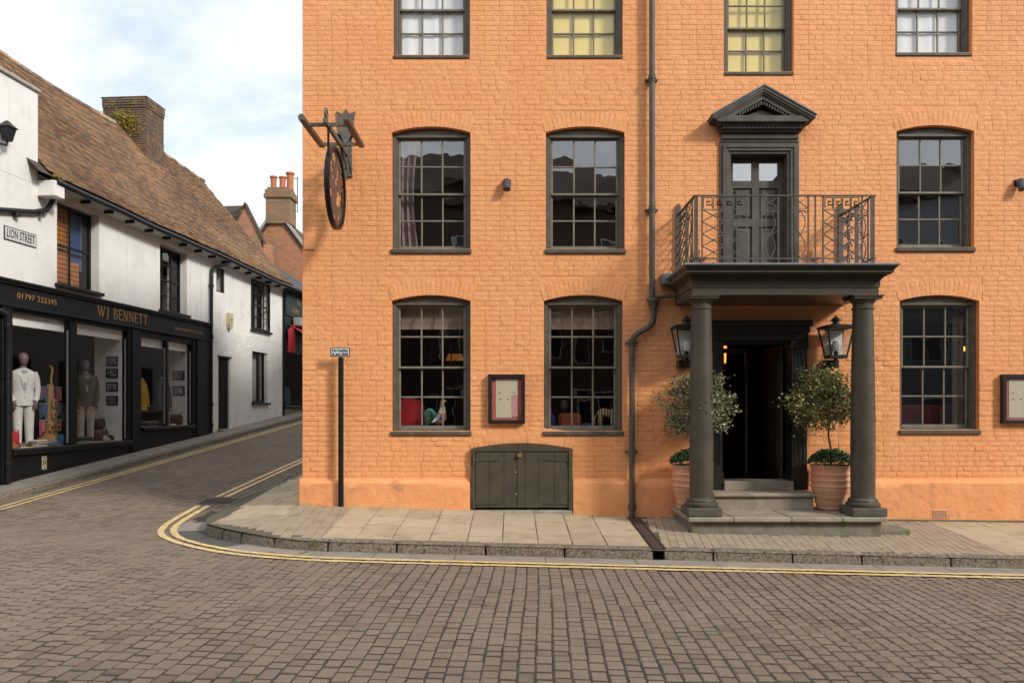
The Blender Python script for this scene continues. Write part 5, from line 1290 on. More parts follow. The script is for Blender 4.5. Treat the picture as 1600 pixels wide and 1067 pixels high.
# chimney
c0, c1 = 9.55, 10.62; n0, n1 = -3.82, -2.42; CT = 11.08
W().box(c0 + .02, c1 - .02, n0 + .02, n1 - .02, 8.0, CT - .03).build('chimney_core', m_joint, shop)
cb_ = []
def chim_bricks(T, a0, a1, b0, b1, z0, z1, out_, band=()):
    z = z0; row = 0
    while z < z1 - .01:
        ex = .0
        for lo_, hi_, e in band:
            if lo_ <= z < hi_: ex = e
        e_ = min(z + .075, z1)
        def face(f, L, flipn):
            x = -.11*(row % 2)
            while x < L:
                l = .225 if random.random() < .7 else .112; s0, s1 = max(0, x) + .006, min(L, x + l) - .006; x += l
                if s1 - s0 < .03: continue
                o1 = rnd(.004, .018) + ex; vs = [f(s0, .0, z + .004), f(s1, .0, z + .004), f(s1, 0, e_ - .006), f(s0, 0, e_ - .006), f(s0 + .004, o1, z + .008), f(s1 - .004, o1 + rnd(-.004, .004), z + .008), f(s1 - .004, o1, e_ - .012), f(s0 + .004, o1, e_ - .012)]
                fs = [(4,5,6,7)] + [(i, (i+1) % 4, 4 + (i+1) % 4, 4+i) for i in range(4)]
                out_.append(([T(*v) for v in vs], fs, random.random()))
        face(lambda s, o, z_: (a0 - o, b1 - s, z_), b1 - b0, 0); face(lambda s, o, z_: (a0 + s, b1 + o, z_), a1 - a0, 0)
        face(lambda s, o, z_: (a1 + o, b1 - s, z_), b1 - b0, 0)
        z += .075; row += 1
chim_bricks(TW, c0, c1, n0, n1, 8.6, CT, cb_, ((10.78, 11.1, .05), (10.70, 10.78, .03)))
chm = W().bbox(c0 - .05, c1 + .05, n0 - .05, n1 + .05, CT, CT + .04, .02).build('chimney', m_oldbrick, shop)
pieces(cb_, 'brick', m_oldbrick, chm, 300, 'bricks')
m = W()
for _ in range(900):
    a, b = random.gauss(0, 1), random.gauss(0, 1); p = (c0 - .03 - abs(random.gauss(0, .07)), n1 - .60 + a*.21, 10.33 + b*.16 - .25*a*.3)
    leaf(m, p, rnd(.04, .09), rnd(.012, .02))
tag(m.build('chimney_weed', M('yellow_green_weed', (.25, .21, .04), .8, ramp=[(.10,.11,.02),(.30,.24,.04),(.42,.30,.05)]), kind='stuff'), 'yellow green weeds and moss growing on the old chimney', 'weeds')
m = W()
for _ in range(160): leaf(m, (ue + .12 + abs(random.gauss(0, .10)), EO - .02 + random.gauss(0, .04), ze(ue) + .05 + abs(random.gauss(0, .04))), rnd(.03, .06), rnd(.008, .014))
tag(m.build('gutter_weed', bpy.data.materials['yellow_green_weed'], kind='stuff'), 'small yellow weed growing from the gutter end', 'weeds')
# windows of the white building
def lwin(q, rec, cols, rows, frame=.05, sill=True, split=True, mat=m_black, blind=None):
    a, b, c, d_ = q; m = W(); f = frame; y0, y1 = -rec - .07, -rec
    m.bbox(a, a + f, y0, y1, c, d_, .006); m.bbox(b - f, b, y0, y1, c, d_, .006); m.bbox(a + f, b - f, y0, y1, c, c + f*1.2, .006); m.bbox(a + f, b - f, y0, y1, d_ - f, d_, .006)
    if split: zm = (c + d_)/2; m.bbox(a + f, b - f, y0 + .01, y1 - .004, zm - .025, zm + .025, .006)
    win = m.build('window', mat, shop); bars = W(); us_ = [lerp(a + f, b - f, i/cols) for i in range(cols+1)]; zs_ = [lerp(c + f, d_ - f, j/rows) for j in range(rows+1)]
    for u in us_[1:-1]: bars.box(u - .011, u + .011, y0 + .02, y1 - .012, c + f, d_ - f)
    for j, z in enumerate(zs_[1:-1]):
        if not (split and (j + 1)*2 == rows):
            bars.box(a + f, b - f, y0 + .022, y1 - .014, z - .011, z + .011)
    if cols*rows > 1: bars.build('glazing_bars', mat, win)
    for i in range(cols):
        for j in range(rows):
            t = rnd(-.003, .003); W().add([(us_[i], y0 + .03 + t, zs_[j]), (us_[i+1], y0 + .03 - t, zs_[j]), (us_[i+1], y0 + .03 - t, zs_[j+1]), (us_[i], y0 + .03 + t, zs_[j+1])], [(0,1,2,3)]).build('pane', m_glass, win)
    if sill: W().bbox(a - .08, b + .06, -rec, .10, c - .07, c + .004, .008).build('sill', m_black, win)
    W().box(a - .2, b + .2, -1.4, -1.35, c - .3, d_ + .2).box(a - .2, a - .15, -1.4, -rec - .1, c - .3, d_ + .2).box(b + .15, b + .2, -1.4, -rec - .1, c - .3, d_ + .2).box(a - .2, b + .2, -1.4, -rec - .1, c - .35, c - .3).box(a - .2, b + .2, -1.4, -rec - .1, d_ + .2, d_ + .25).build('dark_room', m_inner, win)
    return win
q = LWIN[0]
lwin(q, .19, 2, 2); lwin(LWIN[1], .19, 3, 4, .045); lwin(LWIN[2], .02, 1, 1, .04, False, False); lwin(LWIN[3], -.03, 3, 4, .05); lwin(LWIN[4], .12, 1, 1, .06, True, False)
# slatted wooden blind and blue cloth behind the first window
t = thing('wooden_blind', 'orange wooden slat blind behind the window above the shop fascia', 'blind', TW(*((q[0] + q[1])/2, -.3, q[2])))
for i in range(17):
    z = lerp(q[2] + .07, q[3] - .08, i/16); W().bbox(q[0] + .05, q[1] - .62 if z > 4.75 else q[1] - .25, -.335, -.32, z - .045, z + .045, .004).build('slat', M('varnished_slat', (.42, .17, .04), .5, (.34, .13, .03), 6) if i == 0 else bpy.data.materials['varnished_slat'], t)
W().bbox(q[1] - .62, q[1] - .10, -.36, -.35, 4.6, q[3] - .05, .003).build('blue_cloth', flat('blue_cloth', (.05, .09, .20)), t)
for k, a in ((1, .12), (3, .1)):
    q = LWIN[k]; m = W()
    for s_ in (0, 1): xx = q[0] + .06 if s_ == 0 else q[1] - .06 - .18; m.box(xx, xx + .18, -.45, -.44, q[2] + .05, q[3] - .05)
    tag(m.build('net_curtain', M('grey_net', (.30, .28, .25), .95, (.2, .18, .16), 20, stretch=(1, 1, .1)), None), 'pale curtains drawn aside in the %s' % ('small paned window above the right end of the fascia' if k == 1 else 'many paned window high on the far white wall'), 'curtain')
q = LWIN[4]; tag(W().box(q[0] + .07, q[1] - .30, -.30, -.29, q[2] + .07, q[3] - .06).build('door_curtain', M('grey_drape', (.42, .40, .36), .95), None), 'pale grey blind in the lower far window of the white wall', 'blind')
q = LWIN[2]; m = W()
for i in range(1, 4):
    for s_ in (-1, 1): m.bar((q[0] + .04, .0, lerp(q[2], q[3], i/4) - .09*s_), (q[1] - .04, .0, lerp(q[2], q[3], i/4) + .09*s_), .006)
m.build('lead_cames', m_iron, shop)
# black door with segmental head
q = LWIN[5]; d0 = W(); d0.box(q[0], q[1], -.13, -.06, q[2], q[3]); dr = d0.build('door', M('black_door_paint', (.008, .008, .008), .6, (.014, .013, .013), 7, spec=.15), shop)
for i in range(5): W().bbox(lerp(q[0] + .05, q[1] - .05, i/5) + .003, lerp(q[0] + .05, q[1] - .05, (i+1)/5) - .003, -.06, -.045, q[2], q[3] - .06, .004).build('board', bpy.data.materials['black_door_paint'], dr)
W().bbox(q[0] + .08, q[0] + .11, -.05, .0, 1.85, 1.95, .01).build('handle', m_iron, dr)
W().bbox(q[0] - .05, q[1] + .05, -.1, .05, q[3] - .02, q[3] + .03, .01).build('lintel', m_black, dr)
W().bbox(q[0] - .05, q[1] + .05, -.05, .2, z_lpave(TW(q[0], 0, 0)[1]) - .1, z_lpave(TW(q[0], 0, 0)[1]) + .06, .01).build('step', m_porchstone, dr)

# ------------------------------------------------------------------ shopfront
def zp_(u): return z_lpave(TW(u, 0, 0)[1])
sfm = M('shopfront_black', (.007, .007, .008), .45, (.012, .012, .013), 4, spec=.22)
fa = W(); UF = WU(325)
fa.box(U_L, UF - .05, -.05, .09, 3.50, 3.93)
fa.bbox(U_L, UF, -.02, .17, 3.93, 3.985, .01); fa.bbox(U_L, UF - .01, -.02, .14, 3.885, 3.93, .008); fa.bbox(U_L, UF - .02, -.05, .125, 3.455, 3.50, .008)
fasc = fa.build('fascia', sfm, shop)
SW = [(WU(15), WU(107), .78, 3.38), (WU(118), WU(197), .78, 3.38), (WU(217), WU(258), 1.08, 3.29), (WU(262), WU(298), 1.08, 3.29)]
fr = W()
fr.box(U_L, SW[0][0], -.1, .06, -.3, 3.455); fr.bbox(-.06, SW[0][0] - .06, .06, .10, .1, 3.45, .01)
fr.box(SW[1][1], SW[2][0], -.12, .06, .1, 3.455); fr.bbox(SW[1][1] + .12, SW[2][0] - .10, .06, .09, .45, 3.45, .01)
fr.box(SW[3][1], UF - .06, -.12, .06, .2, 3.455); fr.bbox(SW[3][1] + .2, UF - .1, .06, .10, .5, 3.45, .012)
fr.box(SW[0][1], SW[1][0], -.10, .035, .70, 3.455); fr.bbox(SW[2][1], SW[3][0], -.08, .03, 1.0, 3.455, .01)
fr.box(SW[0][0], SW[1][1], -.09, .03, 3.38, 3.455); fr.box(SW[2][0], SW[3][1], -.09, .03, 3.29, 3.455)
fr.box(SW[0][0], SW[1][1], -.1, .05, -.3, .62); fr.box(SW[2][0], SW[3][1], -.1, .05, .0, .92)
fr.build('shopfront_frame', sfm, shop)
W().bbox(SW[0][0] - .02, SW[1][1] + .1, -.1, .13, .62, .74, .012).build('shop_sill', sfm, shop); W().bbox(SW[2][0], SW[3][1] + .05, -.1, .15, .94, 1.03, .012).build('shop_sill', sfm, shop)
gf = M('aluminium_strip', (.5, .5, .48), .4, metal=.5)
for i, (a, b, c, d_) in enumerate(SW):
    W().add([(a, -.02, c), (b, -.02, c), (b, -.02, d_), (a, -.02, d_)], [(0,1,2,3)]).build('shop_pane', m_shopglass, shop)
    W().box(b - .025, b, -.03, .0, c, d_ - .2).build('glazing_strip', gf, shop)
# display interiors
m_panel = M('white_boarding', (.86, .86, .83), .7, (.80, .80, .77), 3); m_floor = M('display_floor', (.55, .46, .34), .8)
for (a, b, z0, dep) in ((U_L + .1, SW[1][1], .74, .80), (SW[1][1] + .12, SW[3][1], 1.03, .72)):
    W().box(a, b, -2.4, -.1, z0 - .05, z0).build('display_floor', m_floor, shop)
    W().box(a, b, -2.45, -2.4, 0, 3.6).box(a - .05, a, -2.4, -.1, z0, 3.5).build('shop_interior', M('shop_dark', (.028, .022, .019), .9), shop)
    W().box(a, b, -2.4, -.1, 3.44, 3.5).build('shop_ceiling', m_panel, shop)
    m = W(); m.box(b + .0, b + .05, -dep, -.1, z0, 3.44)
    for i in range(7): m.bbox(b - .008, b, lerp(-dep, -.1, i/7) + .003, lerp(-dep, -.1, (i+1)/7) - .003, z0, 3.44, .002)
    m.build('end_panel', m_panel, shop)
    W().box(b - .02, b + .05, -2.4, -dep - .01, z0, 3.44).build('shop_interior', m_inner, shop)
    W().box(a, b, -.16, -.11, 3.15 if z0 < 1 else 3.08, 3.44).build('reflection_band', m_panel, shop)  # pale strip standing in for a reflection along the top of the glass
# lettering
gold = m_gold
uA = WU(22); text_obj('01797 222395', .155, gold, fasc, 'phone_lettering', WALLM((WU(20) + WU(82))/2, .093, 3.70), .92, .002, fit=WU(82) - WU(20), space=1.1)
sw_, ln = serif_word('WJ BENNETT', .235, lambda a, z: TW(WU(147) + a*1.10, .0945, 3.60 + z), gold, fasc, 'name_lettering')
text_obj('www.wjbennett.co.uk', .15, gold, fasc, 'web_lettering', WALLM((WU(268) + WU(312))/2, .093, 3.66), 1.02, .002, fit=WU(312) - WU(268), space=1.12)
# signs and fittings on the white building
t = thing('street_name_sign', 'white street name plate reading LION STREET in black on the white wall', 'street sign', TW(.5, .03, 4.8))
ua, ub = WU(3), WU(57) - .06; zc = 4.86
W().bbox(ua, ub, .032, .045, zc - .135, zc + .135, .008).build('border', m_black, t); W().bbox(ua + .022, ub - .022, .045, .05, zc - .115, zc + .115, .006).build('plate', flat('enamel_white', (.68, .67, .63), .4), t)
text_obj('LION STREET', .235, m_black, t, 'lettering', WALLM((ua + ub)/2, .051, zc), .56, .001, off=.003, fit=(ub - ua)*.86, space=1.12)
t = thing('sluice_valve_sign', 'small cream SV plate on the black stall riser of the shop', 'sign', TW(WU(65), .05, .3)); u = WU(65); z = WZ(65, 723)
W().bbox(u - .075, u + .075, .052, .062, z - .135, z + .135, .006).build('plate', flat('cream_plate', (.55, .48, .32)), t); text_obj('SV', .13, m_black, t, 'lettering', WALLM(u, .0635, z), .85, .001, off=.003)
for dz in (.10, -.10): W().bbox(u - .02, u + .02, .062, .0635, z + dz - .02, z + dz + .02, .001).build('mark', flat('brown_mark', (.12, .09, .05)), t)
u = WU(356); z = WZ(356, 502)
t = thing('alarm_box', 'cream burglar alarm box on the white wall between downpipe and window', 'alarm box', TW(u, 0, z - .2))
W().prism([(u - .13, z + .25), (u + .13, z + .25), (u + .13, z - .10), (u + .07, z - .24), (u - .07, z - .24), (u - .13, z - .10)], .0, .12).build('cover', flat('cream_plastic', (.62, .53, .33), .5), t); W().bbox(u - .05, u + .05, .12, .135, z + .0, z + .10, .01).build('strobe', flat('grey_lens', (.35, .33, .28), .3), t)
def lpipe(path, rad, name, lab, parts=()):
    t = thing(name, lab, 'drainpipe', TW(path[-1][0], path[-1][1], path[-1][2])); m = W(); m.tube(path, rad, 12); m.build('pipe', m_black, t, True)
    for (u, n_, z) in parts: W().tube([(u, n_, z - .05), (u, n_, z + .05)], rad*1.35, 12).build('collar', m_black, t, True)
    return t
u = WU(324); lpipe([(u + .75, EO + .04, ze(u) - .06), (u + .62, EO - .02, ze(u) - .2), (u + .3, .12, ze(u) - .32), (u + .12, .09, ze(u) - .42), (u + .08, .09, ze(u) - .8), (u + .05, .09, 3.0), (u + .05, .09, zp_(u) + .02)], .05, 'downpipe', 'black downpipe at the far end of the shopfront', ((u + .07, .09, 5.1), (u + .06, .09, 3.6), (u + .05, .09, 1.6), (u + .05, .09, 1.0)))
lpipe([(.02 - .9, .11, 3.36), (-.25, .12, 3.36), (-.04, .13, 3.30), (.02, .14, 3.15), (.02, .14, 2.2), (.02, .14, zp_(0) + .03)], .06, 'downpipe', 'thick black downpipe at the left edge beside the shop window', ((.02, .14, 3.1), (.02, .14, 2.15), (.02, .14, .5)))
lpipe([(ue + .30, .22, ze(ue) - .12), (ue + .28, .14, ze(ue) - .38), (ue + .16, .10, ze(ue) - .58), (ue - .2, .09, ze(ue) - .70), (-.6, .09, ze(ue) - .98), (-1.8, .09, ze(ue) - 1.4)], .05, 'downpipe', 'black pipe running diagonally across the white wall above the street sign', ((ue + .0, .095, ze(ue) - .66), (ue - .7, .09, ze(ue) - .86)))
# black bracket lamp at the left edge
u = -.16; z = WZ(8, 205, .2)
t = thing('bracket_lamp', 'black bracket lantern on the white wall at the upper left edge', 'lantern', TW(u, 0, z))
m = W(); m.tube([(u - .35, .03, z - .26), (u - .1, .12, z - .26), (u + .04, .22, z - .26), (u + .06, .22, z - .16)], .022, 8); m.build('bracket', m_black, t)
def lring(r_, z_): return [(u + .06 - r_, .22 - r_, z_), (u + .06 + r_, .22 - r_, z_), (u + .06 + r_, .22 + r_, z_), (u + .06 - r_, .22 + r_, z_)]
m = W(); m.add(lring(.06, z - .18) + lring(.105, z + .06) + lring(.135, z + .07) + lring(.06, z + .15) + lring(.02, z + .20), [(0,1,2,3)] + [(4*k + i, 4*k + (i+1) % 4, 4*k + 4 + (i+1) % 4, 4*k + 4 + i) for k in range(4) for i in range(4)] + [(16,17,18,19)]); m.build('lamp_head', m_black, t)

# ------------------------------------------------------------------ shop display
def pic(u, n_, z, w_, h_, lab, pm):
    t = thing('framed_photograph', lab, 'picture', TW(u, n_, z), 'framed photographs in the shop window')
    W().bbox(u - .03, u, n_ - w_/2, n_ + w_/2, z - h_/2, z + h_/2, .004).build('frame', m_black, t); W().box(u - .033, u - .028, n_ - w_/2 + .03, n_ + w_/2 - .03, z - h_/2 + .03, z + h_/2 - .03).build('print', pm, t)
mp_ = [M('grey_print', (.06, .06, .07), .6, (.30, .30, .32), 9), M('grey_print', (.35, .35, .36), .6, (.05, .05, .055), 12), M('grey_print', (.16, .15, .15), .6, (.45, .45, .45), 7)]
b_ = SW[1][1] - .01
nn_ = -.34
for i, py in enumerate((564, 583, 604, 625.5)): pic(b_, nn_, WZ(174, py, nn_), .29, .22, ['topmost', 'second from top', 'third from top', 'lowest'][i] + ' of four small framed photographs on the white panel', mp_[i % 3])
b_ = SW[3][1] - .01
for i, py in enumerate((586, 610)): pic(b_, nn_, WZ(274, py, nn_), .34, .26, ['upper', 'lower'][i] + ' of two framed photographs in the right hand shop window', mp_[(i + 1) % 3])
m_head = M('mauve_mannequin', (.155, .095, .10), .5); m_suit = M('cream_check_suit', (.60, .58, .54), .85, (.50, .49, .47), 30); m_shirt = flat('blue_grey_shirt', (.30, .33, .38))
def mannequin(u, n_, zf, H, coat, legs, lab, kind):
    t = thing('mannequin', lab, 'mannequin', TW(u, n_, zf), 'shop mannequins'); s_ = H/1.84
    cr, sr = math.cos(R(42)), math.sin(R(42))
    def P(a, b, z): return (u + (a*cr - b*sr)*s_, n_ + (a*sr + b*cr)*s_, zf + z*s_)      # turned towards the High Street
    def L(rings, mat, name, seg=18): m = W(); m.loft([(P(a, b, z), rx*s_, ry*s_, R(42)) for a, b, z, rx, ry in rings], seg); return m.build(name, mat, t, True)
    L([(0,.03,1.585,.045,.05), (0,.03,1.62,.07,.085), (0,.02,1.68,.085,.105), (0,.015,1.75,.088,.11), (0,.005,1.80,.072,.09), (0,0,1.835,.03,.035)], m_head, 'head'); L([(0,0,1.48,.065,.065), (0,.01,1.60,.052,.055)], m_head if kind else m_shirt, 'neck')
    L([(0,0,1.50,.075,.08), (0,0,1.55,.062,.07)], m_shirt, 'collar')
    L([(0,0,.80,.215,.165), (0,0,.88,.215,.16), (0,0,1.02,.19,.14), (0,0,1.12,.185,.135), (0,0,1.26,.215,.15), (0,0,1.38,.225,.145), (0,0,1.46,.20,.12), (0,0,1.50,.13,.09), (0,0,1.525,.08,.07)], coat, 'jacket')
    for sg in (-1, 1):
        m = W(); m.tube([P(sg*.185, 0, 1.45), P(sg*.235, -.01, 1.30), P(sg*.25, .0, 1.10), P(sg*.22, .09, .95), P(sg*.17, .14, .88)], [.068*s_, .064*s_, .056*s_, .05*s_, .047*s_], 10); m.build('sleeve', coat, t, True)
        m = W(); m.ball(P(sg*.18, .15, .83), .03*s_, .045*s_, .055*s_, 8, 6); 
        for f in range(4): m.tube([P(sg*.18 + (f - 1.5)*.014, .165, .80), P(sg*.18 + (f - 1.5)*.015, .17, .755), P(sg*.175 + (f - 1.5)*.014, .155, .73)], [.009*s_, .008*s_, .006*s_], 5)
        m.tube([P(sg*.155, .17, .83), P(sg*.14, .19, .79)], [.01*s_, .007*s_], 5); m.build('hand', m_head, t, True)
        if legs is not None:
            L([(sg*.10,.02,.06,.07,.085), (sg*.10,.02,.2,.075,.085), (sg*.10,.01,.45,.085,.09), (sg*.10,0,.70,.10,.11), (sg*.09,0,.84,.11,.13)], legs, 'trouser_leg', 14); L([(sg*.10,.06,0,.05,.13), (sg*.10,.06,.05,.048,.12), (sg*.10,.03,.09,.045,.07)], m_brown, 'shoe', 12)
    for sg in (-1, 1): W().add([P(sg*.015, .155, 1.10), P(sg*.06, .165, 1.28), P(sg*.10, .13, 1.42), P(sg*.05, .10, 1.50), P(sg*.012, .15, 1.25)], [(0,1,2,3,4)]).build('lapel', coat, t)
    W().add([P(-.012, .160, 1.12), P(.012, .160, 1.12), P(.05, .125, 1.49), P(-.05, .125, 1.49)], [(0,1,2,3)]).build('shirt_front', m_shirt, t)
    for k in range(2): W().ball(P(.0, .168 - k*.004, 1.06 - k*.11), .010, .006, .010, 6, 5).build('button', m_brown, t)
nA = -.48; u = WU(36, nA); mannequin(u, nA, .74, 1.93, m_suit, m_suit, 'mannequin in a cream check suit at the left of the shop window', 1)
nB = -.52; u = WU(133, nB); mannequin(u, nB, .74, 1.90, flat('olive_wool', (.085, .075, .028)), flat('cream_cord', (.52, .43, .34)), 'mannequin in an olive green coat and pale trousers beside the photographs', 1)
def hung_coat(u, n_, zt_, zb3, wd, mat, name, lab, collar=None):
    t = thing(name, lab, 'coat', TW(u, n_, zb3)); h = zt_ - zb3
    W().loft([((u, n_, zb3), wd*.62, .13, 0), ((u, n_, zb3 + h*.3), wd*.56, .125, 0), ((u, n_, zb3 + h*.6), wd*.50, .12, 0), ((u, n_, zb3 + h*.8), wd*.52, .11, 0), ((u, n_, zb3 + h*.9), wd*.40, .09, 0), ((u, n_, zt_), .08, .06, 0)], 18).build('body', mat, t, True)
    for sg in (-1, 1): W().tube([(u + sg*wd*.44, n_, zb3 + h*.84), (u + sg*wd*.62, n_ + .03, zb3 + h*.5), (u + sg*wd*.60, n_ + .07, zb3 + h*.12)], [.065, .06, .05], 9).build('sleeve', mat, t, True)
    if collar: W().loft([((u, n_ + .02, zt_ - .06), .10, .085, 0), ((u, n_ + .02, zt_ + .03), .065, .06, 0)], 12).build('collar', collar, t, True)
    W().tube([(u, n_, zt_ - .02), (u, n_, zt_ + .10), (u + .03, n_, zt_ + .13)], .006, 5).build('hanger_hook', m_iron, t)
    W().lathe([(.15, 0), (.15, .015), (.015, .03), (.015, zb3 - 1.02)], (u, n_, 1.03), 12).build('stand', m_iron, t)
hung_coat(WU(221, -.4), -.42, WZ(221, 591, -.4), WZ(221, 641, -.4), .36, flat('mustard_oilskin', (.48, .28, .015)), 'coat', 'mustard yellow raincoat in the right hand shop window')
hung_coat(WU(254, -.45), -.45, WZ(254, 591, -.45), WZ(254, 643, -.45), .50, flat('navy_cloth', (.022, .026, .036)), 'coat', 'dark navy jacket with white collar in the right hand shop window', flat('white_collar', (.6, .6, .6)))
# tie stand
n_ = -.58; u = WU(80, n_); zt_ = WZ(80, 600, n_); t = thing('tie_stand', 'tapering pale wooden stand hung with ties and hip flasks between the mannequins', 'display stand', TW(u, n_, .74))
m = W(); m.add([(u - .17, n_ + .04, .9), (u + .17, n_ + .04, .9), (u + .07, n_, zt_), (u - .07, n_, zt_), (u - .17, n_ - .06, .9), (u + .17, n_ - .06, .9), (u + .07, n_ - .05, zt_), (u - .07, n_ - .05, zt_)], [(0,1,2,3), (7,6,5,4), (0,3,7,4), (1,5,6,2), (3,2,6,7), (0,4,5,1)]); m.build('board', m_wood, t)
W().bbox(u - .24, u + .24, n_ - .16, n_ + .12, .74, .92, .01).build('base', m_wood, t)
m = W(); m.tube([(u, n_, zt_), (u - .01, n_, zt_ + .12), (u + .035, n_, zt_ + .27), (u + .03, n_, zt_ + .36), (u - .03, n_, zt_ + .39)], .022, 8); m.build('crook_handle', M('brass_crook', (.50, .28, .06), .4), t, True)
colr = [(.05,.12,.22), (.30,.03,.10), (.03,.16,.16), (.10,.03,.05), (.45,.05,.22), (.40,.22,.04), (.04,.05,.14), (.03,.10,.20)]; k = 0
for zz in (zt_ - .06, zt_ - .42, zt_ - .78):
    if zz < .95: continue
    W().tube([(u - .38, n_ - .01, zz), (u + .38, n_ - .01, zz)], .007, 6).build('rail', gf, t)
    for i in range(6):
        uu = u + (-.32, -.23, -.14, .14, .23, .32)[i]; W().bbox(uu - .05, uu + .05, n_ - .03, n_ + .0, zz - rnd(.24, .33), zz - .01, .012).build('tie', flat('silk', colr[k % 8]) if k < 8 else [x for x in bpy.data.materials if x.name.startswith('silk')][k % 8], t); k += 1
for a, z in ((-.11, 1.02), (.12, 1.02), (0, 1.55), (0, 1.30)): W().bbox(u + a - .065, u + a + .065, n_ + .05, n_ + .10, z, z + .17, .01).build('flask_box', m_wood, t); W().bbox(u + a - .035, u + a + .035, n_ + .10, n_ + .106, z + .04, z + .12, .004).build('flask', m_brown, t)
# folded clothes, shoes, bags on the display floor
def stack(u, n_, z, cols_, w_, d_, name, lab, cat, group=None):
    t = thing(name, lab, cat, TW(u, n_, z), group)
    for i, c in enumerate(cols_): j = rnd(-.02, .02); W().bbox(u - w_ + j, u + w_ + j, n_ - d_ + j, n_ + d_ + j, z + i*.045, z + i*.045 + .043, .018).build('garment', flat('folded_cloth', c), t)
n_ = -.26
stack(WU(60, n_), n_, .74, [(.45,.42,.38), (.40,.30,.26), (.5,.47,.42)], .17, .12, 'folded_clothes', 'pile of pale folded clothes at the feet of the cream suit', 'clothes')
stack(WU(75, n_), n_ + .05, .74, [(.10,.13,.20), (.16,.18,.24)], .15, .1, 'folded_clothes', 'low pile of blue grey folded clothes below the tie stand', 'clothes')
stack(WU(128, n_), n_, .74, [(.42,.42,.40), (.03,.05,.03), (.04,.06,.04)], .22, .12, 'folded_clothes', 'dark green and grey folded clothes beside the olive coat', 'clothes')
stack(WU(232, -.3), -.3, 1.03, [(.05,.06,.08), (.03,.03,.04), (.10,.11,.13)], .24, .13, 'folded_clothes', 'dark folded jumpers below the yellow raincoat', 'clothes'); stack(WU(252, -.3), -.3, 1.03, [(.02,.025,.03), (.05,.05,.06)], .22, .12, 'folded_clothes', 'dark folded clothes below the navy jacket', 'clothes'); stack(WU(268, -.25), -.22, 1.03, [(.55,.55,.55)], .12, .07, 'folded_clothes', 'white folded cloth beside the brown holdall', 'clothes')
def bag(u, n_, z, w_, d_, h_, mat, name, lab):
    t = thing(name, lab, 'bag', TW(u, n_, z)); W().bbox(u - w_, u + w_, n_ - d_, n_ + d_, z, z + h_, min(w_, d_)*.45).build('body', mat, t, True); W().tube([(u - w_*.5, n_ + d_*.9, z + h_*.85), (u - w_*.4, n_ + d_, z + h_*1.12), (u + w_*.4, n_ + d_, z + h_*1.12), (u + w_*.5, n_ + d_*.9, z + h_*.85)], .010, 6).build('handle', mat, t)
bag(WU(277, -.35), -.35, 1.03, .22, .13, .30, M('oxblood_leather', (.10, .025, .018), .45, (.07, .018, .013), 10), 'holdall', 'oxblood brown holdall in the right hand shop window'); bag(WU(157, -.42), -.45, .74, .24, .12, .26, m_brown, 'satchel', 'dark brown leather satchel under the framed photographs'); bag(WU(154, -.6), -.62, 1.02, .20, .11, .24, M('grey_brown_leather', (.075, .06, .05), .45), 'satchel', 'grey brown briefcase stacked on the dark satchel')
bag(WU(99, -.22), -.22, .74, .13, .09, .22, flat('bright_blue_card', (.015, .14, .30)), 'gift_bag', 'bright blue gift bag at the foot of the tie stand'); bag(WU(20, -.3), -.32, .80, .13, .10, .26, flat('red_card', (.42, .02, .03)), 'gift_bag', 'red gift box at the left edge of the shop window')
def shoe(u, n_, z, mat, lab, ln=.28, dirn=1):
    t = thing('shoe', lab, 'shoe', TW(u, n_, z)); W().loft([((u, n_, z), ln*.5, .045, 0), ((u, n_, z + .03), ln*.5, .045, 0), ((u - dirn*ln*.08, n_, z + .06), ln*.40, .042, 0), ((u - dirn*ln*.25, n_, z + .10), ln*.22, .038, 0), ((u - dirn*ln*.27, n_, z + .115), ln*.17, .03, 0)], 14).build('upper', mat, t, True); W().bbox(u - ln*.5, u + ln*.5, n_ - .045, n_ + .045, z - .012, z + .004, .006).build('sole', m_brown, t)
shoe(WU(22, -.15), -.16, .755, flat('tan_leather', (.35, .14, .03), .5), 'tan leather shoe at the left of the shop window floor'); shoe(WU(168, -.2), -.22, .755, flat('pale_suede', (.50, .38, .27)), 'pale suede shoe at the right of the shop window floor'); shoe(WU(177, -.3), -.34, .755, m_black, 'dark shoe beside the pale suede shoe')

# ------------------------------------------------------------------ far shop at the end of the white building
fs_ = thing('far_shop_building', 'dark green shop with red awning glimpsed at the end of the street', 'building', TW(16, -1, 1.2))
ub0, ub1 = UE + .03, UE + 4.5; gz = zp_(UE + .5)
m = W(); m.box(ub0, ub1, -4, -2.2, gz - .3, 6.1); m.box(ub0, ub1, -2.2, -.0, 3.55, 6.1); m.box(ub0, ub0 + .12, -2.2, 0, gz - .3, 3.55); m.box(ub0 + .12, ub1, -2.2, .02, gz - .3, gz + .26); m.box(ub1 - .1, ub1, -2.2, .0, gz + .26, 3.55); m.build('wall', M('dark_green_front', (.012, .02, .018), .5), fs_)
W().box(ub0 + .12, ub1, .02, .06, gz - .3, gz + .22).build('brick_base', flat('pale_brick_base', (.25, .21, .17)), fs_)
W().bbox(ub0 + .02, ub1, .0, .12, gz + .24, gz + .32, .01).build('sill', m_black, fs_)
m = W(); m.add([(ub0 - .1, .35, 6.0), (ub1, .35, 6.0), (ub1, -3, 8.2), (ub0 - .1, -3, 8.2)], [(0,1,2,3)]); m.bbox(ub0 - .05, ub1, .0, .40, 5.88, 5.98, .02); m.build('roof', M('dark_slate', (.035, .035, .04), .6), fs_)
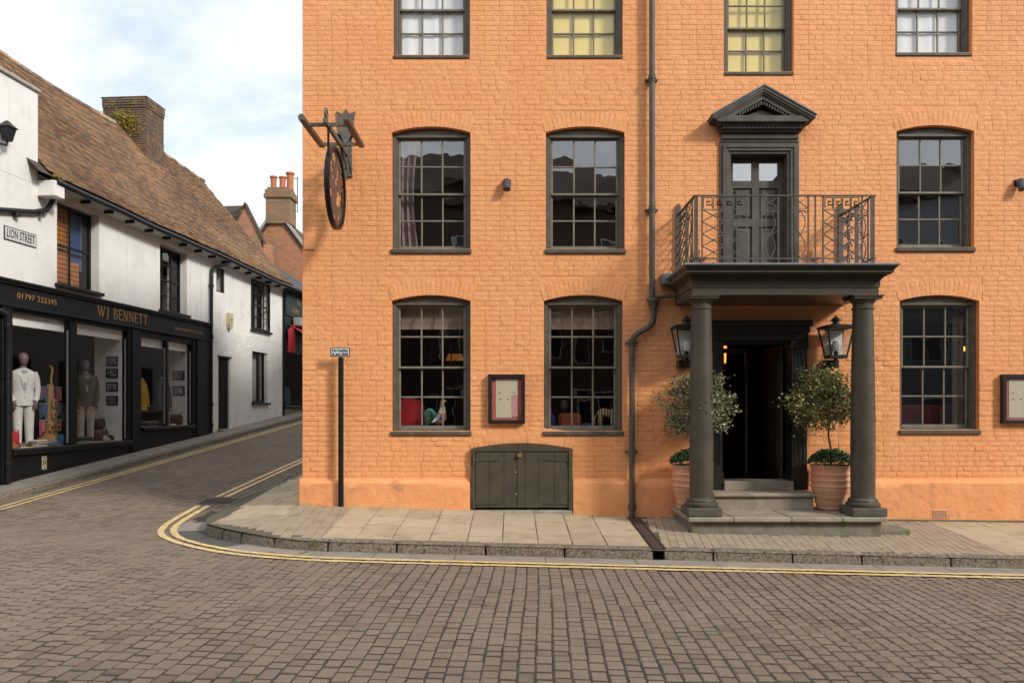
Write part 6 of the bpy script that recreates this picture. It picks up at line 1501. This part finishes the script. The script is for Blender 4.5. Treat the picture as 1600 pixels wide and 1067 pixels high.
W().box(ub0 + .12, ub0 + .16, -.04, .03, gz + .3, 5.5).build('door_post', m_black, fs_); W().add([(ub0 + .15, -.1, gz + .3), (ub1, -.1, gz + .3), (ub1, -.1, 3.55), (ub0 + .15, -.1, 3.55)], [(0,1,2,3)]).build('pane', glass('dim_glass', .01, (.75, .78, .76), wav=0), fs_)
W().box(ub0 + .2, ub0 + 2.4, .01, .05, 4.95, 5.75).build('sign_board', M('green_sign', (.01, .03, .025), .5), fs_)
text_obj('The', .30, m_gold, fs_, 'lettering', WALLM(ub0 + 1.55, .056, 5.54), .9, .002); text_obj('Golden', .32, m_gold, fs_, 'lettering', WALLM(ub0 + 1.22, .056, 5.2), .85, .002)
W().bbox(ub0 + .95, ub0 + 2.4, .05, .35, 4.60, 4.92, .03).build('sign_light_box', flat('pale_canopy', (.45, .46, .42)), fs_)
m = W(); m.add([(ub0 + .55, .05, 4.62), (ub1, .05, 4.62), (ub1, .85, 4.10), (ub0 + .55, .85, 4.10), (ub1, .85, 3.92), (ub0 + .55, .85, 3.92)], [(0,1,2,3), (3,2,4,5)]); m.build('awning', flat('red_canvas', (.42, .02, .03)), fs_)
tag(W().loft([((ub0 + .5, .16, 3.55), .36, .09, 0), ((ub0 + .5, .16, 4.0), .32, .09, 0), ((ub0 + .5, .16, 4.35), .36, .08, 0), ((ub0 + .5, .16, 4.5), .12, .05, 0)], 14).build('hanging_shirt', flat('red_jersey', (.42, .015, .025)), None, True), 'red top hanging under the awning of the far shop', 'clothes')
tag(W().loft([((ub0 + .5, -.3, 1.5), .20, .1, 0), ((ub0 + .5, -.3, 2.1), .20, .1, 0), ((ub0 + .5, -.3, 2.6), .22, .09, 0), ((ub0 + .5, -.3, 2.8), .06, .05, 0)], 12).build('coat', flat('sand_coat', (.20, .15, .06)), None, True), 'sand coloured coat standing in the far shop window', 'coat')
tag(W().loft([((ub0 + 1.15, -.3, 1.55), .25, .15, 0), ((ub0 + 1.15, -.3, 1.95), .28, .16, 0), ((ub0 + 1.15, -.3, 2.3), .16, .1, 0)], 12).build('bag', flat('teal_bag', (.03, .11, .16)), None, True), 'teal blue bag in the far shop window', 'bag')

# ------------------------------------------------------------------ brick houses beyond
def gable_house(name, lab, cx, yf, half, ze_, zp__, depth, matw, zbase=.8, hung=False):
    t = thing(name, lab, 'building', (cx, yf, zbase)); m = MB(); P = [(cx - half, zbase), (cx + half, zbase), (cx + half, ze_), (cx, zp__), (cx - half, ze_)]; m.prism(P, yf, yf + depth); m.build('wall', matw, t)
    for s_ in (-1, 1):
        r = MB(); e = half + .15; zz = ze_ - (zp__ - ze_)/half*.15
        r.prism([(cx, zp__ + .02), (cx + s_*e, zz + .02), (cx + s_*e, zz + .14), (cx, zp__ + .14)][::s_], yf - .08, yf + depth); r.build('roof_slope', m_tile, t)
    return t
def brick_mat(name, c1, c2, mort, sc_=1.0, stain=None):
    m = M(name, c1, .9, bump=.004, bscale=30, stain=stain); t = m.node_tree; N, L = t.nodes, t.links; b = N['Principled BSDF']
    g = N.new('ShaderNodeNewGeometry'); s = N.new('ShaderNodeSeparateXYZ'); L.new(g.outputs['Position'], s.inputs[0]); ad_ = N.new('ShaderNodeMath'); ad_.operation = 'ADD'; L.new(s.outputs[0], ad_.inputs[0]); L.new(s.outputs[1], ad_.inputs[1])
    cb2 = N.new('ShaderNodeCombineXYZ'); L.new(ad_.outputs[0], cb2.inputs[0]); L.new(s.outputs[2], cb2.inputs[1])
    br = N.new('ShaderNodeTexBrick'); br.inputs['Scale'].default_value = 1; br.inputs['Brick Width'].default_value = .225*sc_; br.inputs['Row Height'].default_value = .075*sc_; br.inputs['Mortar Size'].default_value = .008*sc_; br.inputs['Color1'].default_value = (*c1, 1); br.inputs['Color2'].default_value = (*c2, 1); br.inputs['Mortar'].default_value = (*mort, 1); L.new(cb2.outputs[0], br.inputs['Vector'])
    n1 = N.new('ShaderNodeTexNoise'); n1.inputs['Scale'].default_value = .9; n1.inputs['Detail'].default_value = 6; L.new(g.outputs['Position'], n1.inputs['Vector']); mr_ = N.new('ShaderNodeMapRange'); L.new(n1.outputs[0], mr_.inputs[0]); mr_.inputs[1].default_value = .52; mr_.inputs[2].default_value = .68; mr_.inputs[4].default_value = .6
    mi = N.new('ShaderNodeMix'); mi.data_type = 'RGBA'; L.new(mr_.outputs[0], mi.inputs[0]); L.new(br.outputs[0], mi.inputs[6]); mi.inputs[7].default_value = (.20, .17, .09, 1); L.new(mi.outputs[2], b.inputs['Base Color']); return m
m_redbrick = brick_mat('red_brick', (.48, .19, .085), (.32, .14, .07), (.30, .24, .17), 1.4); m_mossbrick = brick_mat('mossy_brick', (.36, .17, .09), (.20, .15, .075), (.14, .115, .08), 1.5)
YH = 26.5; hx0 = fx(432, YH)
gh = gable_house('brick_gable_house', 'red brick gable house with tall chimney at the end of the street', hx0, YH, 3.4, 6.2, fz(333, YH) - .1, 8, m_redbrick)
for s_ in (-1, 1):
    zpk = fz(333, YH) - .1; e = 3.5; P = [(hx0 + s_*.4, zpk - .30), (hx0 + s_*e, 6.15), (hx0 + s_*e, 6.30), (hx0 + s_*.4, zpk - .12)]; MB().prism(P[::s_], YH - .14, YH + .3).build('coping', flat('lead_coping', (.40, .38, .34)), gh)
ca, cb3 = fx(415, YH - .15), fx(453, YH - .15); ct = fz(300, YH); c_ = MB()
c_.box(ca, cb3, YH - .15, YH + .95, fz(350, YH), ct); c_.bbox(ca - .08, cb3 + .08, YH - .23, YH + 1.03, ct - .32, ct - .12, .02); c_.bbox(ca - .04, cb3 + .04, YH - .19, YH + .99, ct - .12, ct + .08, .02); c_.box(ca + .05, cb3 - .05, YH - .1, YH + .9, ct + .08, ct + .2)
ch2 = c_.build('chimney', m_mossbrick, gh)
for px, h_, r_ in ((427, .68, .15), (441, .66, .15), (453, .86, .17)):
    X = fx(px, YH + .3); MB().lathe([(r_, 0), (r_*.95, h_*.5), (r_*1.0, h_*.88), (r_*1.25, h_*.9), (r_*1.25, h_), (r_*.9, h_), (r_*.8, h_*.8)], (X, YH + .35, ct + .15), 14).build('chimney_pot', flat('orange_chimney_pot', (.50, .17, .06)), gh, True)
gh2 = gable_house('tile_hung_house', 'small tile hung gable behind the white building roof', fx(383, 24), 24, .72, fz(372, 24), fz(321, 24), .3, m_redbrick, 5.0)
m = MB(); apx = (fx(384, 24), 24, fz(321, 24)); m.add([apx, (apx[0] - .72, 24, fz(372, 24)), (apx[0] - 5.0, 28, fz(372, 28)), (apx[0] - 3.2, 28, fz(323, 28))], [(0,1,2,3)]); m.build('roof_side', m_tile, gh2); k = 0; MB().box(fx(383, 24) - .7, fx(383, 24) + .7, 24.3, 26, 4.0, fz(372, 24)).build('body', m_redbrick, gh2)
AX = fx(465, YH + .5)
t = thing('television_aerial', 'thin television aerial on a pole beside the brick chimney', 'aerial', (AX, YH + .5, fz(330, YH))); MB().tube([(AX, YH + .5, fz(328, YH)), (AX, YH + .5, fz(273, YH))], .022, 6).build('mast', m_iron, t)
m = MB(); m.tube([(AX - .75, YH + .5, fz(275, YH)), (AX + .06, YH + .5, fz(275, YH))], .015, 5)
m.build('boom', m_iron, t)
for i in range(6): x = AX - .7 + i*.13; MB().tube([(x, YH + .35, fz(275, YH)), (x + .02, YH + .65, fz(275, YH) + .09*(i % 2))], .010, 4).build('element', m_iron, t)
MB().tube([(AX, YH + .5, fz(327, YH)), (AX - .25, YH + .5, fz(325, YH))], .015, 5).build('bracket', m_iron, t)

# unseen low pale house added up Lion Street for neutral bounce and passing sun
nb = thing('added_pale_house', 'unseen pale house added behind the orange building to brighten the side street', 'building', (-1.2, 14, .5))
MB().prism([(XL + .0794*8.02 + .02, 8.02), (9, 8.02), (9, 23), (XL + .0794*23, 23)], -.3, 7.3, 'z').build('wall', m_white, nb)
nr = MB(); nr.prism([(8.02, 7.3), (23, 7.3), (15.5, 9.4)], XL + .9, 9, 'x'); nr.build('roof', m_tile, nb)
for yy in (10, 12.5, 15, 17.5, 20):
    for zz in (1.6, 4.4):
        xx = XL + .0794*yy; wn_ = MB().bbox(xx - .03, xx + .06, yy - .5, yy + .5, zz, zz + 1.5, .01).build('window', m_black, nb); MB().box(xx - .04, xx - .031, yy - .44, yy + .44, zz + .06, zz + 1.44).build('pane', m_inner, wn_)
nb2 = thing('added_dark_terrace', 'unseen dark brick terrace added behind the pale house to darken reflections', 'building', (1, 34, 1))  # unseen terrace added to keep bright sky out of the far shop pane
MB().prism([(XL + .0794*23.05, 23.05), (9, 23.05), (9, 50), (XL + .0794*50, 50)], .2, 8.0, 'z').build('wall', M('dark_terrace_brick', (.10, .06, .045), .9, (.07, .045, .035), 5), nb2)
MB().prism([(23.05, 8.0), (50, 8.0), (36, 10.4)], XL + 4.2, 9, 'x').build('roof', m_tile, nb2)
# ------------------------------------------------------------------ houses across the street (seen only as reflections, and shading the road)
m_opp = [flat('pale_render', (.42, .42, .42)), M('brown_brick', (.08, .05, .04), .9), flat('grey_render', (.26, .28, .30)), M('red_house', (.10, .055, .04), .9)]
def opp(x0, x1, zE, zR, k, yf=-17.0):
    t = thing('facing_house', ['pale rendered house facing across the street', 'brown brick house facing across the street', 'grey rendered house facing across the street', 'red brick house facing across the street', 'pale corner house facing across the street', 'low plum coloured house facing across the street'][k], 'building', ((x0+x1)/2, yf - 3, 0))
    MB().box(x0, x1, yf - 7, yf, -.9, zE).prism([(yf - 7, zE), (yf, zE), (yf - 3.5, zR)], x0, x1, 'x').build('wall', m_opp[k % 4], t)
    r = MB(); s_ = (zR - zE)/3.5; r.prism([(yf + .3, zE - .3*s_ + .02), (yf + .3, zE - .3*s_ + .16), (yf - 3.5, zR + .16), (yf - 3.5, zR + .02)], x0 - .05, x1 + .05, 'x'); r.prism([(yf - 7.3, zE - .3*s_ + .02), (yf - 3.5, zR + .02), (yf - 3.5, zR + .16), (yf - 7.3, zE - .3*s_ + .16)], x0 - .05, x1 + .05, 'x'); r.build('roof', M('dark_tiles', (.07, .05, .04), .9, (.10, .065, .05), 3), t)
    n = max(2, int((x1 - x0)/2.4))
    for f in range(int((zE - .5)/2.7)):
        for i in range(n):
            xc = lerp(x0, x1, (i + .5)/n); z = .6 + f*2.7
            w_ = MB(); w_.bbox(xc - .5, xc + .5, yf, yf + .05, z, z + 1.5, .01); o = w_.build('window', flat('white_frame', (.6, .6, .58)), t); MB().box(xc - .44, xc - .02, yf + .05, yf + .056, z + .06, z + 1.44).box(xc + .02, xc + .44, yf + .05, yf + .056, z + .06, z + 1.44).build('pane', M('dark_pane', (.02, .022, .025), .1), o)
    MB().box(x1 - 1.0, x1 - .2, yf - 3.9, yf - 3.0, zE, zR + 1.1).build('chimney', m_opp[1], t)
opp(-21, -9.5, 7.6, 9.9, 0); opp(-9.45, -.7, 9.4, 11.9, 1); opp(-.65, 7.2, 8.9, 11.0, 3); opp(7.25, 11.6, 7.8, 9.6, 5); opp(11.65, 20, 9.2, 11.4, 2); opp(20.05, 32, 8.4, 10.5, 4)
